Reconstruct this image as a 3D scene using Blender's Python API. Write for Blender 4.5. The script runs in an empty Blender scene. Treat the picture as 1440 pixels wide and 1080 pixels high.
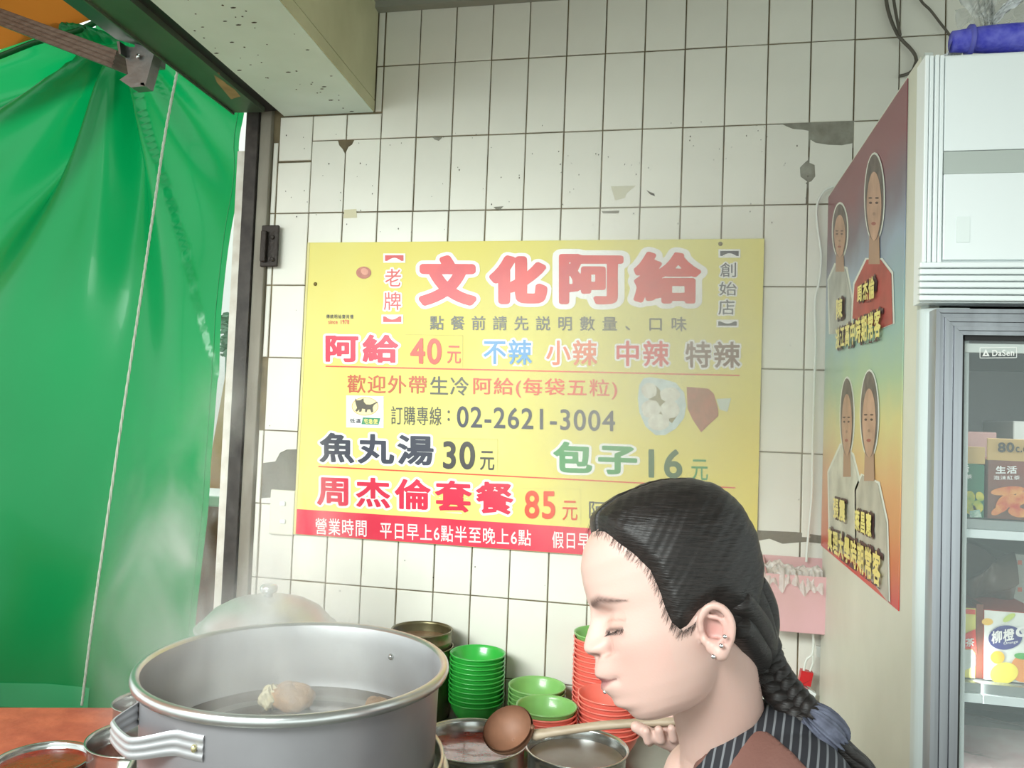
import bpy, bmesh, math, random
import numpy as np
from mathutils import Vector, Matrix
random.seed(7); rng = np.random.default_rng(7)
sc = bpy.context.scene
COL = sc.collection
PI = math.pi

# ---------------------------------------------------------------- camera, world, lights, exposure
F = 1120.0
RC = np.array([[0.97837032, 0.20341213, 0.03761672], [0.02816741, 0.04915217, -0.99839404], [-0.20493440, 0.97785867, 0.04235943]])
CAM = np.array([0.3079658, -2.0022818, 1.55])
cam_d = bpy.data.cameras.new('camera'); cam = bpy.data.objects.new('camera', cam_d); COL.objects.link(cam)
cam_d.sensor_fit = 'HORIZONTAL'; cam_d.sensor_width = 36.0; cam_d.lens = F * 36.0 / 1440.0
cam_d.clip_start = 0.05; cam_d.clip_end = 100
_m = Matrix(((RC[0, 0], -RC[1, 0], -RC[2, 0], CAM[0]), (RC[0, 1], -RC[1, 1], -RC[2, 1], CAM[1]), (RC[0, 2], -RC[1, 2], -RC[2, 2], CAM[2]), (0, 0, 0, 1)))
cam.matrix_world = _m
sc.camera = cam

world = bpy.data.worlds.new('world'); sc.world = world; world.use_nodes = True
_bg = world.node_tree.nodes['Background']
_bg.inputs[0].default_value = (0.90, 1.0, 0.96, 1); _bg.inputs[1].default_value = 1.0

def area_light(name, loc, target, sx, sy, power, color):
    l = bpy.data.lights.new(name, 'AREA'); l.shape = 'RECTANGLE'; l.size = sx; l.size_y = sy; l.energy = power; l.color = color
    o = bpy.data.objects.new(name, l); COL.objects.link(o); o.location = loc
    d = Vector(target) - Vector(loc); o.rotation_euler = d.to_track_quat('-Z', 'Y').to_euler(); return o
area_light('added_wall_fill', (-0.75, -2.3, 2.15), (-0.12, 0.0, 0.80), 1.4, .5, 9.5, (0.93, 1.0, 0.98)).data.spread = math.radians(78)  # added fill behind the camera, aimed to brighten the lower wall only

_sun = bpy.data.lights.new('sun', 'SUN'); _sun.energy = 2.6; _sun.angle = math.radians(14); _so = bpy.data.objects.new('sun', _sun); COL.objects.link(_so); _so.rotation_euler = Vector((.42, -.72, -.86)).to_track_quat('-Z', 'Y').to_euler()
sc.view_settings.view_transform = 'Standard'; sc.view_settings.look = 'None'
sc.view_settings.gamma = 1.0; sc.view_settings.use_curve_mapping = False
sc.view_settings.exposure = 0.80
sc.cycles.use_denoising = True
sc.cycles.volume_bounces = 1
sc.cycles.volume_step_rate = 2.0
sc.cycles.max_bounces = 8
sc.cycles.transparent_max_bounces = 16

# ---------------------------------------------------------------- geometry of the photograph: a pixel's ray met with a real plane
def ray(px, py):
    d = RC.T @ np.array([(px - 720) / F, (py - 540) / F, 1.0]); return d
def at(px, py, X=None, Y=None, Z=None):
    d = ray(px, py)
    if X is not None: t = (X - CAM[0]) / d[0]
    elif Y is not None: t = (Y - CAM[1]) / d[1]
    else: t = (Z - CAM[2]) / d[2]
    return Vector(CAM + t * d)
def pt(px, py, depth): return Vector(CAM + depth * ray(px, py))

# ---------------------------------------------------------------- materials
def lin(c):
    return tuple(((x / 255) / 12.92 if x <= 10.3 else (((x / 255) + 0.055) / 1.055) ** 2.4) for x in c)
def mat(name, rgb, rough=0.5, metal=0.0, var=0.0, vscale=30, bump=0.0, bscale=60, rnd=0.0, spec=0.5, stretch=None,
        sss=0.0, trans=0.0, translucent=0.0, coat=0.0, rgb2=None, emit=0.0):
    m = bpy.data.materials.new(name); m.use_nodes = True
    nt = m.node_tree; N = nt.nodes; L = nt.links; b = N['Principled BSDF']
    c = lin(rgb) + (1,)
    b.inputs['Base Color'].default_value = c; b.inputs['Roughness'].default_value = rough; b.inputs['Metallic'].default_value = metal
    b.inputs['Specular IOR Level'].default_value = spec
    if coat: b.inputs['Coat Weight'].default_value = coat
    if sss:
        b.inputs['Subsurface Weight'].default_value = sss; b.inputs['Subsurface Radius'].default_value = (1, .35, .2); b.inputs['Subsurface Scale'].default_value = .008
    if trans: b.inputs['Transmission Weight'].default_value = trans
    tc = N.new('ShaderNodeTexCoord'); src = tc.outputs['Object']
    if stretch:
        mp = N.new('ShaderNodeMapping'); mp.inputs['Scale'].default_value = stretch; L.new(src, mp.inputs[0]); src = mp.outputs[0]
    col = None
    if var or rgb2:
        nz = N.new('ShaderNodeTexNoise'); nz.inputs['Scale'].default_value = vscale; nz.inputs['Detail'].default_value = 5; L.new(src, nz.inputs['Vector'])
        cr = N.new('ShaderNodeValToRGB'); cr.color_ramp.elements[0].position = .3; cr.color_ramp.elements[1].position = .7
        d = lin(rgb2) if rgb2 else tuple(x * (1 - var) for x in c[:3])
        cr.color_ramp.elements[0].color = tuple(d) + (1,); cr.color_ramp.elements[1].color = c
        L.new(nz.outputs['Fac'], cr.inputs[0]); col = cr.outputs[0]; L.new(col, b.inputs['Base Color'])
    if rnd:
        oi = N.new('ShaderNodeObjectInfo'); hs = N.new('ShaderNodeHueSaturation'); mr = N.new('ShaderNodeMapRange')
        mr.inputs[3].default_value = 1 - rnd; mr.inputs[4].default_value = 1 + rnd * .3
        L.new(oi.outputs['Random'], mr.inputs[0]); L.new(mr.outputs[0], hs.inputs['Value'])
        if col: L.new(col, hs.inputs['Color'])
        else: hs.inputs['Color'].default_value = c
        L.new(hs.outputs[0], b.inputs['Base Color'])
    if bump:
        n2 = N.new('ShaderNodeTexNoise'); n2.inputs['Scale'].default_value = bscale; n2.inputs['Detail'].default_value = 4; L.new(src, n2.inputs['Vector'])
        bp = N.new('ShaderNodeBump'); bp.inputs['Strength'].default_value = bump; bp.inputs['Distance'].default_value = .003
        L.new(n2.outputs['Fac'], bp.inputs['Height']); L.new(bp.outputs[0], b.inputs['Normal'])
    if translucent:
        tr = N.new('ShaderNodeBsdfTranslucent'); tr.inputs[0].default_value = c; mx = N.new('ShaderNodeMixShader'); mx.inputs[0].default_value = translucent
        L.new(b.outputs[0], mx.inputs[1]); L.new(tr.outputs[0], mx.inputs[2]); L.new(mx.outputs[0], N['Material Output'].inputs[0])
    if emit:
        b.inputs['Emission Color'].default_value = c; b.inputs['Emission Strength'].default_value = emit
    return m
def film(name, rgb=(235, 240, 240), alpha=0.25, rough=0.15, wrinkle=0.8):
    """thin clear plastic or glass sheet"""
    m = bpy.data.materials.new(name); m.use_nodes = True; N = m.node_tree.nodes; L = m.node_tree.links
    b = N['Principled BSDF']; b.inputs['Base Color'].default_value = lin(rgb) + (1,); b.inputs['Roughness'].default_value = rough
    t = N.new('ShaderNodeBsdfTransparent'); mx = N.new('ShaderNodeMixShader'); mx.inputs[0].default_value = alpha
    L.new(t.outputs[0], mx.inputs[1]); L.new(b.outputs[0], mx.inputs[2]); L.new(mx.outputs[0], N['Material Output'].inputs[0])
    if wrinkle:
        tc = N.new('ShaderNodeTexCoord'); nz = N.new('ShaderNodeTexNoise'); nz.inputs['Scale'].default_value = 30; nz.inputs['Distortion'].default_value = 2
        bp = N.new('ShaderNodeBump'); bp.inputs['Strength'].default_value = wrinkle; bp.inputs['Distance'].default_value = .006
        L.new(tc.outputs['Object'], nz.inputs['Vector']); L.new(nz.outputs['Fac'], bp.inputs['Height']); L.new(bp.outputs[0], b.inputs['Normal'])
    return m

# ---------------------------------------------------------------- objects
def tag(o, label=None, cat=None, group=None, kind=None):
    if label: o['label'] = label
    if cat: o['category'] = cat
    if group: o['group'] = group
    if kind: o['kind'] = kind
    return o
def empty(name, loc, label=None, cat=None, group=None, rz=0, kind=None):
    o = bpy.data.objects.new(name, None); o.location = loc; o.rotation_euler = (0, 0, rz); o.empty_display_size = .05
    COL.objects.link(o); bpy.context.view_layer.update() if False else None
    return tag(o, label, cat, group, kind)
def wmat(o):
    m = Matrix.Translation(o.location) @ o.rotation_euler.to_matrix().to_4x4()
    return wmat(o.parent) @ m if o.parent else m
def link_mesh(name, me, parent=None, local=False):
    """vertices are given in world metres; a child's mesh is moved into its parent's frame unless local"""
    o = bpy.data.objects.new(name, me); COL.objects.link(o)
    if parent is not None:
        if not local:
            me.transform(wmat(parent).inverted())
        o.parent = parent
    return o
class MB:
    def __init__(s): s.v = []; s.f = []; s.sm = []; s.mi = []
    def add(s, V, Fc, smooth=False, mi=0):
        n = len(s.v); s.v += [tuple(p) for p in V]; s.f += [tuple(i + n for i in f) for f in Fc]; s.sm += [smooth] * len(Fc); s.mi += [mi] * len(Fc); return s
    def box(s, x0, x1, y0, y1, z0, z1, c=0.0, mi=0):
        if c <= 0:
            V = [(x, y, z) for z in (z0, z1) for y in (y0, y1) for x in (x0, x1)]
            return s.add(V, [(0, 2, 3, 1), (4, 5, 7, 6), (0, 1, 5, 4), (2, 6, 7, 3), (0, 4, 6, 2), (1, 3, 7, 5)], mi=mi)
        bm = bmesh.new(); bmesh.ops.create_cube(bm, size=1)
        for v in bm.verts: v.co = Vector(((x0 + x1) / 2 + v.co.x * (x1 - x0), (y0 + y1) / 2 + v.co.y * (y1 - y0), (z0 + z1) / 2 + v.co.z * (z1 - z0)))
        bmesh.ops.bevel(bm, geom=bm.edges[:], offset=c, segments=2, affect='EDGES', profile=.5)
        bm.verts.index_update(); V = [v.co[:] for v in bm.verts]; Fc = [tuple(v.index for v in f.verts) for f in bm.faces]; bm.free()
        return s.add(V, Fc, mi=mi)
    def quadprism(s, base, off, mi=0):
        """base polygon (world points) swept by vector off"""
        n = len(base); V = [Vector(p) for p in base] + [Vector(p) + Vector(off) for p in base]
        return s.add(V, [tuple(range(n))[::-1], tuple(range(n, 2 * n))] + [(i, (i + 1) % n, n + (i + 1) % n, n + i) for i in range(n)], mi=mi)
    def lathe(s, prof, c=(0, 0, 0), n=40, mi=0, wob=None):
        V = []; Fc = []; m = len(prof)
        for i in range(n):
            a = 2 * PI * i / n
            for r, z in prof: V.append((c[0] + r * math.cos(a), c[1] + r * math.sin(a), c[2] + z))
        for i in range(n):
            for j in range(m - 1):
                a, b = i * m + j, ((i + 1) % n) * m + j; Fc.append((a, b, b + 1, a + 1))
        return s.add(V, Fc, True, mi)
    def tube(s, pts, r, n=8, cap=True, flat=1.0, mi=0):
        P = [Vector(p) for p in pts]; rs = r if hasattr(r, '__len__') else [r] * len(P); V = []; Fc = []
        up = None
        for i, p in enumerate(P):
            t = (P[min(i + 1, len(P) - 1)] - P[max(i - 1, 0)])
            t = t.normalized() if t.length > 1e-9 else Vector((0, 0, 1))
            if up is None: up = Vector((0, 0, 1)) if abs(t.z) < .9 else Vector((0, 1, 0))
            up = (up - t * up.dot(t)); up = up.normalized() if up.length > 1e-6 else t.orthogonal().normalized()
            sd = t.cross(up)
            for k in range(n):
                a = 2 * PI * k / n; V.append(p + (sd * math.cos(a) + up * math.sin(a) * flat) * rs[i])
        for i in range(len(P) - 1):
            for k in range(n):
                a = i * n + k; b = i * n + (k + 1) % n; Fc.append((a, b, b + n, a + n))
        if cap: Fc += [tuple(range(n))[::-1], tuple(range((len(P) - 1) * n, len(P) * n))]
        return s.add(V, Fc, True, mi)
    def ball(s, c, r, n=16, m=10, sc_=(1, 1, 1), rot=None, mi=0):
        V = []; Fc = []
        for j in range(m + 1):
            ph = PI * j / m
            for i in range(n):
                a = 2 * PI * i / n; v = Vector((math.sin(ph) * math.cos(a) * r * sc_[0], math.sin(ph) * math.sin(a) * r * sc_[1], math.cos(ph) * r * sc_[2]))
                if rot is not None: v = rot @ v
                V.append(v + Vector(c))
        for j in range(m):
            for i in range(n):
                a, b = j * n + i, j * n + (i + 1) % n; Fc.append((a, a + n, b + n, b))
        return s.add(V, Fc, True, mi)
    def capsule(s, p0, r0, p1, r1, n=20):
        p0 = Vector(p0); p1 = Vector(p1); d = (p1 - p0); L = d.length; d = d.normalized() if L > 1e-9 else Vector((0, 0, 1))
        pts = []; rs = []
        for k in range(7):
            a = PI / 2 * (1 - k / 6); pts.append(p0 - d * r0 * math.sin(a)); rs.append(max(r0 * math.cos(a), 1e-5))
        for k in range(1, 7):
            a = PI / 2 * k / 6 if k else 0
            if k == 1: pts.append(p1); rs.append(r1)
            pts.append(p1 + d * r1 * math.sin(a)); rs.append(max(r1 * math.cos(a), 1e-5))
        return s.tube(pts, rs, n)
    def grid(s, G, closed_u=False, mi=0, smooth=True):
        nu, nv = len(G), len(G[0]); V = [p for row in G for p in row]; Fc = []
        for i in range(nu if closed_u else nu - 1):
            for j in range(nv - 1):
                a = i * nv + j; b = ((i + 1) % nu) * nv + j; Fc.append((a, b, b + 1, a + 1))
        return s.add(V, Fc, smooth, mi)
    def mesh(s, name, mats):
        me = bpy.data.meshes.new(name); me.from_pydata([tuple(v) for v in s.v], [], s.f)
        for m in (mats if isinstance(mats, (list, tuple)) else [mats]): me.materials.append(m)
        me.polygons.foreach_set('use_smooth', s.sm); me.polygons.foreach_set('material_index', s.mi); me.update(); return me
    def build(s, name, mats, parent=None, label=None, cat=None, group=None, kind=None, local=False):
        o = link_mesh(name, s.mesh(name, mats), parent, local); return tag(o, label, cat, group, kind)
def smooth_path(P, n=8):
    P = [Vector(p) for p in P]; out = []
    for i in range(len(P) - 1):
        a = P[max(i - 1, 0)]; b = P[i]; c = P[i + 1]; d = P[min(i + 2, len(P) - 1)]
        for k in range(n):
            t = k / n; out.append(.5 * ((2 * b) + (c - a) * t + (2 * a - 5 * b + 4 * c - d) * t * t + (3 * b - a - 3 * c + d) * t ** 3))
    return out + [P[-1]]
def copy_tree(o, parent=None):
    c = o.copy(); COL.objects.link(c); c.parent = parent
    for ch in list(KIDS.get(o.name, [])): copy_tree(ch, c)
    return c
KIDS = {}
def remeshed(mb, voxel, smooth=6, name='m'):
    me = mb.mesh(name, []); o = bpy.data.objects.new(name, me); COL.objects.link(o)
    r = o.modifiers.new('r', 'REMESH'); r.mode = 'VOXEL'; r.voxel_size = voxel; r.use_smooth_shade = True
    if smooth:
        m = o.modifiers.new('s', 'SMOOTH'); m.factor = .5; m.iterations = smooth
    dg = bpy.context.evaluated_depsgraph_get(); out = bpy.data.meshes.new_from_object(o.evaluated_get(dg))
    bpy.data.objects.remove(o); out.name = name
    return out

# ---------------------------------------------------------------- lettering: glyph outlines re-drawn with rounded weight and halo
_gl = {}
def glyph(ch):
    if ch in _gl: return _gl[ch]
    c = bpy.data.curves.new('t', 'FONT'); c.body = ch + '.'; c.size = 1; o = bpy.data.objects.new('t', c); me = o.to_mesh()
    # the full stop marks the advance width
    V = np.array([v.co[:2] for v in me.vertices]) if len(me.vertices) else np.zeros((0, 2)); cnt = {}
    adj = {i: set() for i in range(len(V))}
    for p in me.polygons:
        vs = list(p.vertices)
        for a, b in zip(vs, vs[1:] + vs[:1]):
            k = (min(a, b), max(a, b)); cnt[k] = cnt.get(k, 0) + 1; adj[a].add(b); adj[b].add(a)
    o.to_mesh_clear()
    # the dot is the connected piece with the largest x
    seen = {}; comp = 0
    for i in range(len(V)):
        if i in seen: continue
        st = [i]; seen[i] = comp
        while st:
            q = st.pop()
            for w in adj[q]:
                if w not in seen: seen[w] = comp; st.append(w)
        comp += 1
    cid = np.array([seen[i] for i in range(len(V))])
    dot = max(range(comp), key=lambda k: V[cid == k, 0].mean()); dx = V[cid == dot, 0].min()
    E = np.array([[V[a], V[b]] for (a, b), n in cnt.items() if n == 1 and cid[a] != dot])
    bpy.data.objects.remove(o); bpy.data.curves.remove(c)
    _gl[ch] = (E, dx); return _gl[ch]
def contours(S, xs, ys, lv):
    """marching squares: closed loops where S = lv (S < lv inside)"""
    D = S - lv; ins = D < 0; H, W = D.shape; nxt = {}; ptsd = {}
    def ep(kind, j, i):
        k = (kind, j, i)
        if k not in ptsd:
            if kind == 0: a, b = D[j, i], D[j, i + 1]; t = a / (a - b); ptsd[k] = (xs[i] + t * (xs[i + 1] - xs[i]), ys[j])
            else: a, b = D[j, i], D[j + 1, i]; t = a / (a - b); ptsd[k] = (xs[i], ys[j] + t * (ys[j + 1] - ys[j]))
        return k
    code = ins[:-1, :-1] * 1 + ins[:-1, 1:] * 2 + ins[1:, 1:] * 4 + ins[1:, :-1] * 8
    for j, i in zip(*np.nonzero((code > 0) & (code < 15))):
        c = int(code[j, i]); B = (0, j, i); T = (0, j + 1, i); Lf = (1, j, i); Rt = (1, j, i + 1)
        seg = {1: [(Lf, B)], 2: [(B, Rt)], 3: [(Lf, Rt)], 4: [(Rt, T)], 5: [(Lf, T), (Rt, B)], 6: [(B, T)], 7: [(Lf, T)], 8: [(T, Lf)], 9: [(T, B)], 10: [(B, Lf), (T, Rt)],
               11: [(T, Rt)], 12: [(Rt, Lf)], 13: [(Rt, B)], 14: [(B, Lf)]}[c]
        for a, b in seg: nxt[ep(*a)] = ep(*b)
    loops = []
    while nxt:
        k = next(iter(nxt)); lp = []
        while k in nxt: lp.append(ptsd[k]); k = nxt.pop(k)
        if len(lp) < 6: continue
        # drop near-collinear points
        out = [lp[0]]
        for a in range(1, len(lp) - 1):
            p, q, r = np.array(out[-1]), np.array(lp[a]), np.array(lp[a + 1]); d = r - p; L = np.hypot(*d) + 1e-9
            if abs(d[0] * (q - p)[1] - d[1] * (q - p)[0]) / L > .0022 or L > .12: out.append(lp[a])
        if len(out) >= 3: loops.append(out)
    return loops
def text_loops(s, bolds, res=.014, gap=0.0, asc=1.0):
    """loops per boldness for a whole string laid out left to right in em units"""
    outs = [[] for _ in bolds]; x = 0
    for ch in s:
        if ch == ' ': x += .5; continue
        E, adv = glyph(ch); pad = max(bolds) + .03
        if len(E):
            lo = E.reshape(-1, 2).min(0) - pad; hi = E.reshape(-1, 2).max(0) + pad
            xs = np.arange(lo[0], hi[0] + res, res); ys = np.arange(lo[1], hi[1] + res, res); X, Y = np.meshgrid(xs, ys)
            A = E[:, 0]; B = E[:, 1]; D = np.full(X.shape, 9.0); par = np.zeros(X.shape, int)
            for a, b in zip(A, B):
                d = b - a; L2 = d @ d + 1e-12; t = np.clip(((X - a[0]) * d[0] + (Y - a[1]) * d[1]) / L2, 0, 1)
                D = np.minimum(D, (X - a[0] - t * d[0]) ** 2 + (Y - a[1] - t * d[1]) ** 2)
                if a[1] != b[1]:
                    c = ((a[1] > Y) != (b[1] > Y)) & (X < (b[0] - a[0]) * (Y - a[1]) / (b[1] - a[1]) + a[0]); par += c
            S = np.sqrt(D); S = np.where(par % 2 == 1, -S, S)
            for k, bd in enumerate(bolds):
                for lp in contours(S, xs, ys, bd): outs[k].append([(p[0] + x, p[1]) for p in lp])
        x += adv + gap
    return outs
def fill_loops(loops, tf, name, m, parent, local=False):
    """filled flat print of a set of loops; tf maps (u, v) to world"""
    c = bpy.data.curves.new(name, 'CURVE'); c.dimensions = '2D'; c.fill_mode = 'BOTH'
    for lp in loops:
        sp = c.splines.new('POLY'); sp.points.add(len(lp) - 1)
        sp.points.foreach_set('co', [v for p in lp for v in (p[0], p[1], 0, 1)]); sp.use_cyclic_u = True
    o = bpy.data.objects.new('t', c); me0 = o.to_mesh()
    V = [tf(v.co.x, v.co.y) for v in me0.vertices]; Fc = [tuple(p.vertices) for p in me0.polygons]; o.to_mesh_clear()
    bpy.data.objects.remove(o); bpy.data.curves.remove(c)
    me = bpy.data.meshes.new(name); me.from_pydata([tuple(v) for v in V], [], Fc); me.materials.append(m)
    me.validate(); me.update()
    return link_mesh(name, me, parent, local)
def lettering(s, plane, p0, p1, m, parent, bold=.0, halo=None, halo_mat=None, res=.014, gap=0.0, lift=.0012, name='lettering'):
    """plane(px, py, lift) -> world; p0 = (left, top, bottom) pixels at the string's left end, p1 the same at its right end"""
    bolds = [bold] + ([halo] if halo else [])
    Ls = text_loops(s, bolds, res, gap)
    P = np.array([q for lp in Ls[0] for q in lp]); u0, v0 = P.min(0); u1, v1 = P.max(0)
    A, B = plane(p0[0], p0[1], 0), plane(p0[0], p0[2], 0); C_, D_ = plane(p1[0], p1[1], 0), plane(p1[0], p1[2], 0)
    nrm = (plane(p0[0], p0[1], .1) - A) * 10
    def tf(l):
        def g(u, v):
            a = (u - u0) / (u1 - u0); b = (v - v0) / (v1 - v0)
            return (B * (1 - b) + A * b) * (1 - a) + (D_ * (1 - b) + C_ * b) * a + nrm * l
        return g
    if halo: fill_loops(Ls[1], tf(lift * .5), name + '_outline' if name == 'lettering' else name, halo_mat, parent)
    return fill_loops(Ls[0], tf(lift), name, m, parent)
def flat(pts, name, m, parent, plane, lift, label=None):
    return tag(MB().add([plane(x, y, lift) for x, y in pts], [tuple(range(len(pts)))]).build(name, m, parent), label)
def ell(cx, cy, rx, ry, n=28, rot=0):
    return [(cx + rx * math.cos(t) * math.cos(rot) - ry * math.sin(t) * math.sin(rot), cy + rx * math.cos(t) * math.sin(rot) + ry * math.sin(t) * math.cos(rot)) for t in [2 * PI * k / n for k in range(n)]]
# ================================================================ THE SETTING
M = {}
M['tile'] = mat('tile_glaze', (232, 231, 220), .24, var=.05, vscale=9, rnd=.06, bump=.05, bscale=14, coat=.2)
M['grout'] = mat('grout', (128, 116, 88), .9, rgb2=(84, 74, 56), vscale=14, bump=.4)
M['mortar'] = mat('bare_mortar', (150, 150, 138), .95, rgb2=(118, 114, 102), vscale=25, bump=.8, bscale=90)
M['ceil'] = mat('ceiling_paint', (168, 170, 158), .8, var=.06, vscale=4)
M['beam'] = mat('beam_paint', (214, 230, 220), .7, rgb2=(200, 216, 204), vscale=5, bump=.15, bscale=40)
M['beam2'] = mat('beam_side_paint', (196, 194, 158), .75, rgb2=(176, 174, 138), vscale=6, bump=.15)
M['black'] = mat('black_rubber', (26, 24, 24), .5)
M['track'] = mat('shutter_track_steel', (66, 62, 58), .45, .4, rgb2=(46, 42, 40), vscale=30, bump=.2)
M['post'] = mat('post_paint', (150, 146, 132), .6, rgb2=(112, 106, 94), vscale=12, bump=.3, bscale=50, stretch=(1, 1, .3))
M['alu'] = mat('aluminium', (170, 172, 168), .32, .9, var=.15, vscale=8, stretch=(1, 1, 8), bump=.06)
M['alu_pot'] = mat('pot_aluminium', (184, 186, 188), .42, .62, rgb2=(160, 158, 160), vscale=7, bump=.12, bscale=22)
M['steel'] = mat('stainless_steel', (190, 192, 190), .2, .95, var=.1, vscale=10)
M['dirty'] = mat('greasy_tin', (132, 126, 98), .34, .8, rgb2=(98, 90, 62), vscale=16, bump=.1)
M['box_green'] = mat('shutter_box_steel', (104, 116, 98), .42, .6, rgb2=(84, 96, 78), vscale=6)
M['bare_wood'] = mat('torn_wood', (168, 140, 92), .8, var=.3)
M['white'] = mat('white_paint', (232, 236, 234), .4, var=.03, vscale=6)
M['cream'] = mat('fridge_side_paint', (218, 219, 204), .45, rgb2=(205, 206, 190), vscale=5, bump=.06)
M['brick_red'] = mat('terracotta_wall', (196, 104, 74), .8, rgb2=(160, 78, 56), vscale=11, bump=.8, bscale=30)
M['tan'] = mat('tan_column', (214, 176, 132), .8, var=.1)
M['concrete'] = mat('floor_concrete', (150, 148, 140), .8, rgb2=(118, 116, 108), vscale=6, bump=.3)

ZT = 2.6909108                      # height of tile course 0
def tz(r): return ZT - .2 * r
fl = MB().box(-6, 5, -6, 6, -.1, 0).build('floor', M['concrete'], kind='structure')
# wall_back: grout bed, every tile its own piece
ZC = 2.655
wb = MB().box(-.82, 2.4, .004, .16, 0, ZC).build('wall_back', M['grout'], kind='structure')
g = .0016
def tile_mesh(x0, x1, z0, z1, tilt=0):
    c = .0016; m = MB()
    V = [(x0, .008, z0), (x1, .008, z0), (x1, .008, z1), (x0, .008, z1), (x0, .0015, z0), (x1, .0015, z0), (x1, .0015, z1), (x0, .0015, z1),
         (x0 + c, 0, z0 + c), (x1 - c, 0, z0 + c), (x1 - c, 0, z1 - c), (x0 + c, 0, z1 - c)]
    Fc = [(8, 9, 10, 11)]
    for i in range(4):
        j = (i + 1) % 4; Fc += [(i, j, j + 4, i + 4), (i + 4, j + 4, j + 8, i + 8)]
    return m.add(V, Fc)
std = tile_mesh(-.05 + g, .05 - g, -.1 + g, .1 - g).mesh('tile', M['tile'])
def put_tile(cx, cz, sx=1, sz=1):
    if sx == 1 and sz == 1: me = std
    else: me = tile_mesh(-.05 * sx + g, .05 * sx - g, -.1 * sz + g, .1 * sz - g).mesh('tile', M['tile'])
    o = bpy.data.objects.new('tile', me); COL.objects.link(o); o.parent = wb
    o.location = (cx + random.uniform(-.0003, .0003), random.uniform(-.0005, .0004), cz + random.uniform(-.0003, .0003))
    o.rotation_euler = (random.uniform(-.004, .004), random.uniform(-.0015, .0015), random.uniform(-.006, .006)); return o
def poly_tile(px):
    P = [at(x, y, Y=0) for x, y in px]; return MB().quadprism([p for p in P], (0, .008, 0)).build('tile', M['tile'], wb)
skip = {(5, 2), (6, 2), (5, 3), (-7, 2), (-6, 2), (-8, 6), (-8, 5)}
for r in range(0, 10):
    for c in range(-8, 12):
        if c > 6 and r > 2: continue
        x = .1 * c + .05
        if r == 0:
            if c < -5: continue
            put_tile(x, (tz(.21) + tz(1)) / 2, 1, .79); continue
        if r == 1 and c < -5: continue                      # behind the beam
        if c == -8:
            if r == 1: continue
            if r == 2:
                put_tile(x, (2.234 + tz(3)) / 2, 1, (2.234 - tz(3)) / .2); put_tile(x, (2.363 + 2.236) / 2, 1, (2.361 - 2.236) / .2); continue
        if (c, r) in skip: continue
        put_tile(x, tz(r + .5))
for c in (-7, -6):                                         # half courses below the beam
    put_tile(.1 * c + .05, (2.362 + tz(2)) / 2, 1, (2.362 - tz(2)) / .2)
for r in (0, 1): put_tile(-.5115, (tz(max(r, .21)) + tz(r + 1 if r == 0 else 1.63)) / 2, .20, (tz(max(r, .21)) - tz(r + 1 if r == 0 else 1.63)) / .2)
for r in range(2, 10):                                     # narrow cut strip at the left end
    if r == 5: continue
    put_tile(-.8095, tz(r + .5), .16)
# broken tiles: outlines with the bites missing
def wp(c, r): return Vector((.1 * c, 0, tz(r)))
def bite(pts): return MB().quadprism([wp(c, r) for c, r in pts], (0, .008, 0)).build('tile', M['tile'], wb)
e = .018; ez = .009
bite([(-7 + e, 3 - ez), (-6 - e, 3 - ez), (-6 - e, 2.19), (-6.1, 2.12), (-6.2, 2.07), (-6.24, 2 + ez), (-7 + e, 2 + ez)])
bite([(-6 + e, 3 - ez), (-5 - e, 3 - ez), (-5 - e, 2 + ez), (-5.76, 2 + ez), (-5.82, 2.07), (-5.92, 2.1), (-6 + e, 2.17)])
bite([(5 + e, 3 - ez), (5.97 - e, 3 - ez), (5.97, 2.72), (5.82, 2.66), (5.8, 2.55), (5.93, 2.48), (6 - e, 2.46), (6 - e, 2.1), (5.86, 2.085), (5.62, 2.07), (5.45, 2.03), (5.38, 2 + ez), (5 + e, 2 + ez)])
bite([(6 + e, 3 - ez), (7 - e, 3 - ez), (7 - e, 2.27), (6.75, 2.29), (6.45, 2.28), (6.15, 2.25), (6.03, 2.21), (6 + e, 2.49), (6.14, 2.52), (6.16, 2.66), (6.07, 2.72), (6 + e, 2.73)])
bite([(5 + e, 4 - ez), (6 - e, 4 - ez), (6 - e, 3 + ez), (5 + e, 3 + ez)])
bite([(-8 + e, 6 - ez), (-7 - e, 6 - ez), (-7 - e, 5 + ez), (-8 + e, 5 + ez)])
bite([(-8 + e, 6.45), (-7.62, 6.42), (-7.5, 6.3), (-7.3, 6.25), (-7 - e, 6.24), (-7 - e, 6 + ez), (-8 + e, 6 + ez)])
bite([(-8 + e, 7 - ez), (-7 - e, 7 - ez), (-7 - e, 6.88), (-7.5, 6.9), (-8 + e, 6.93)])
mt = MB().quadprism([Vector((.1 * c, .0028, tz(r))) for c, r in [(5.3, 1.99), (7.05, 1.99), (7.05, 2.32), (6, 2.3), (5.7, 2.12)]], (0, .004, 0))
mt.quadprism([Vector((.1 * c, .0028, tz(r))) for c, r in [(5.75, 2.42), (6.2, 2.42), (6.2, 2.8), (5.75, 2.8)]], (0, .004, 0))
mt.build('bare_mortar', M['mortar'], wb, label='grey mortar bared where tiles are broken')
dk = mat('dark_hole', (66, 60, 50), .95, bump=1)
MB().quadprism([Vector((.1 * c, .003, tz(r))) for c, r in [(-8, 6.2), (-7, 6.2), (-7, 6.95), (-8, 6.95)]], (0, .002, 0)).build('bare_mortar', mat('grey_mortar_dark', (112, 112, 104), .95, bump=1), wb, label='dark bared patch beside the light switch')
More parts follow.
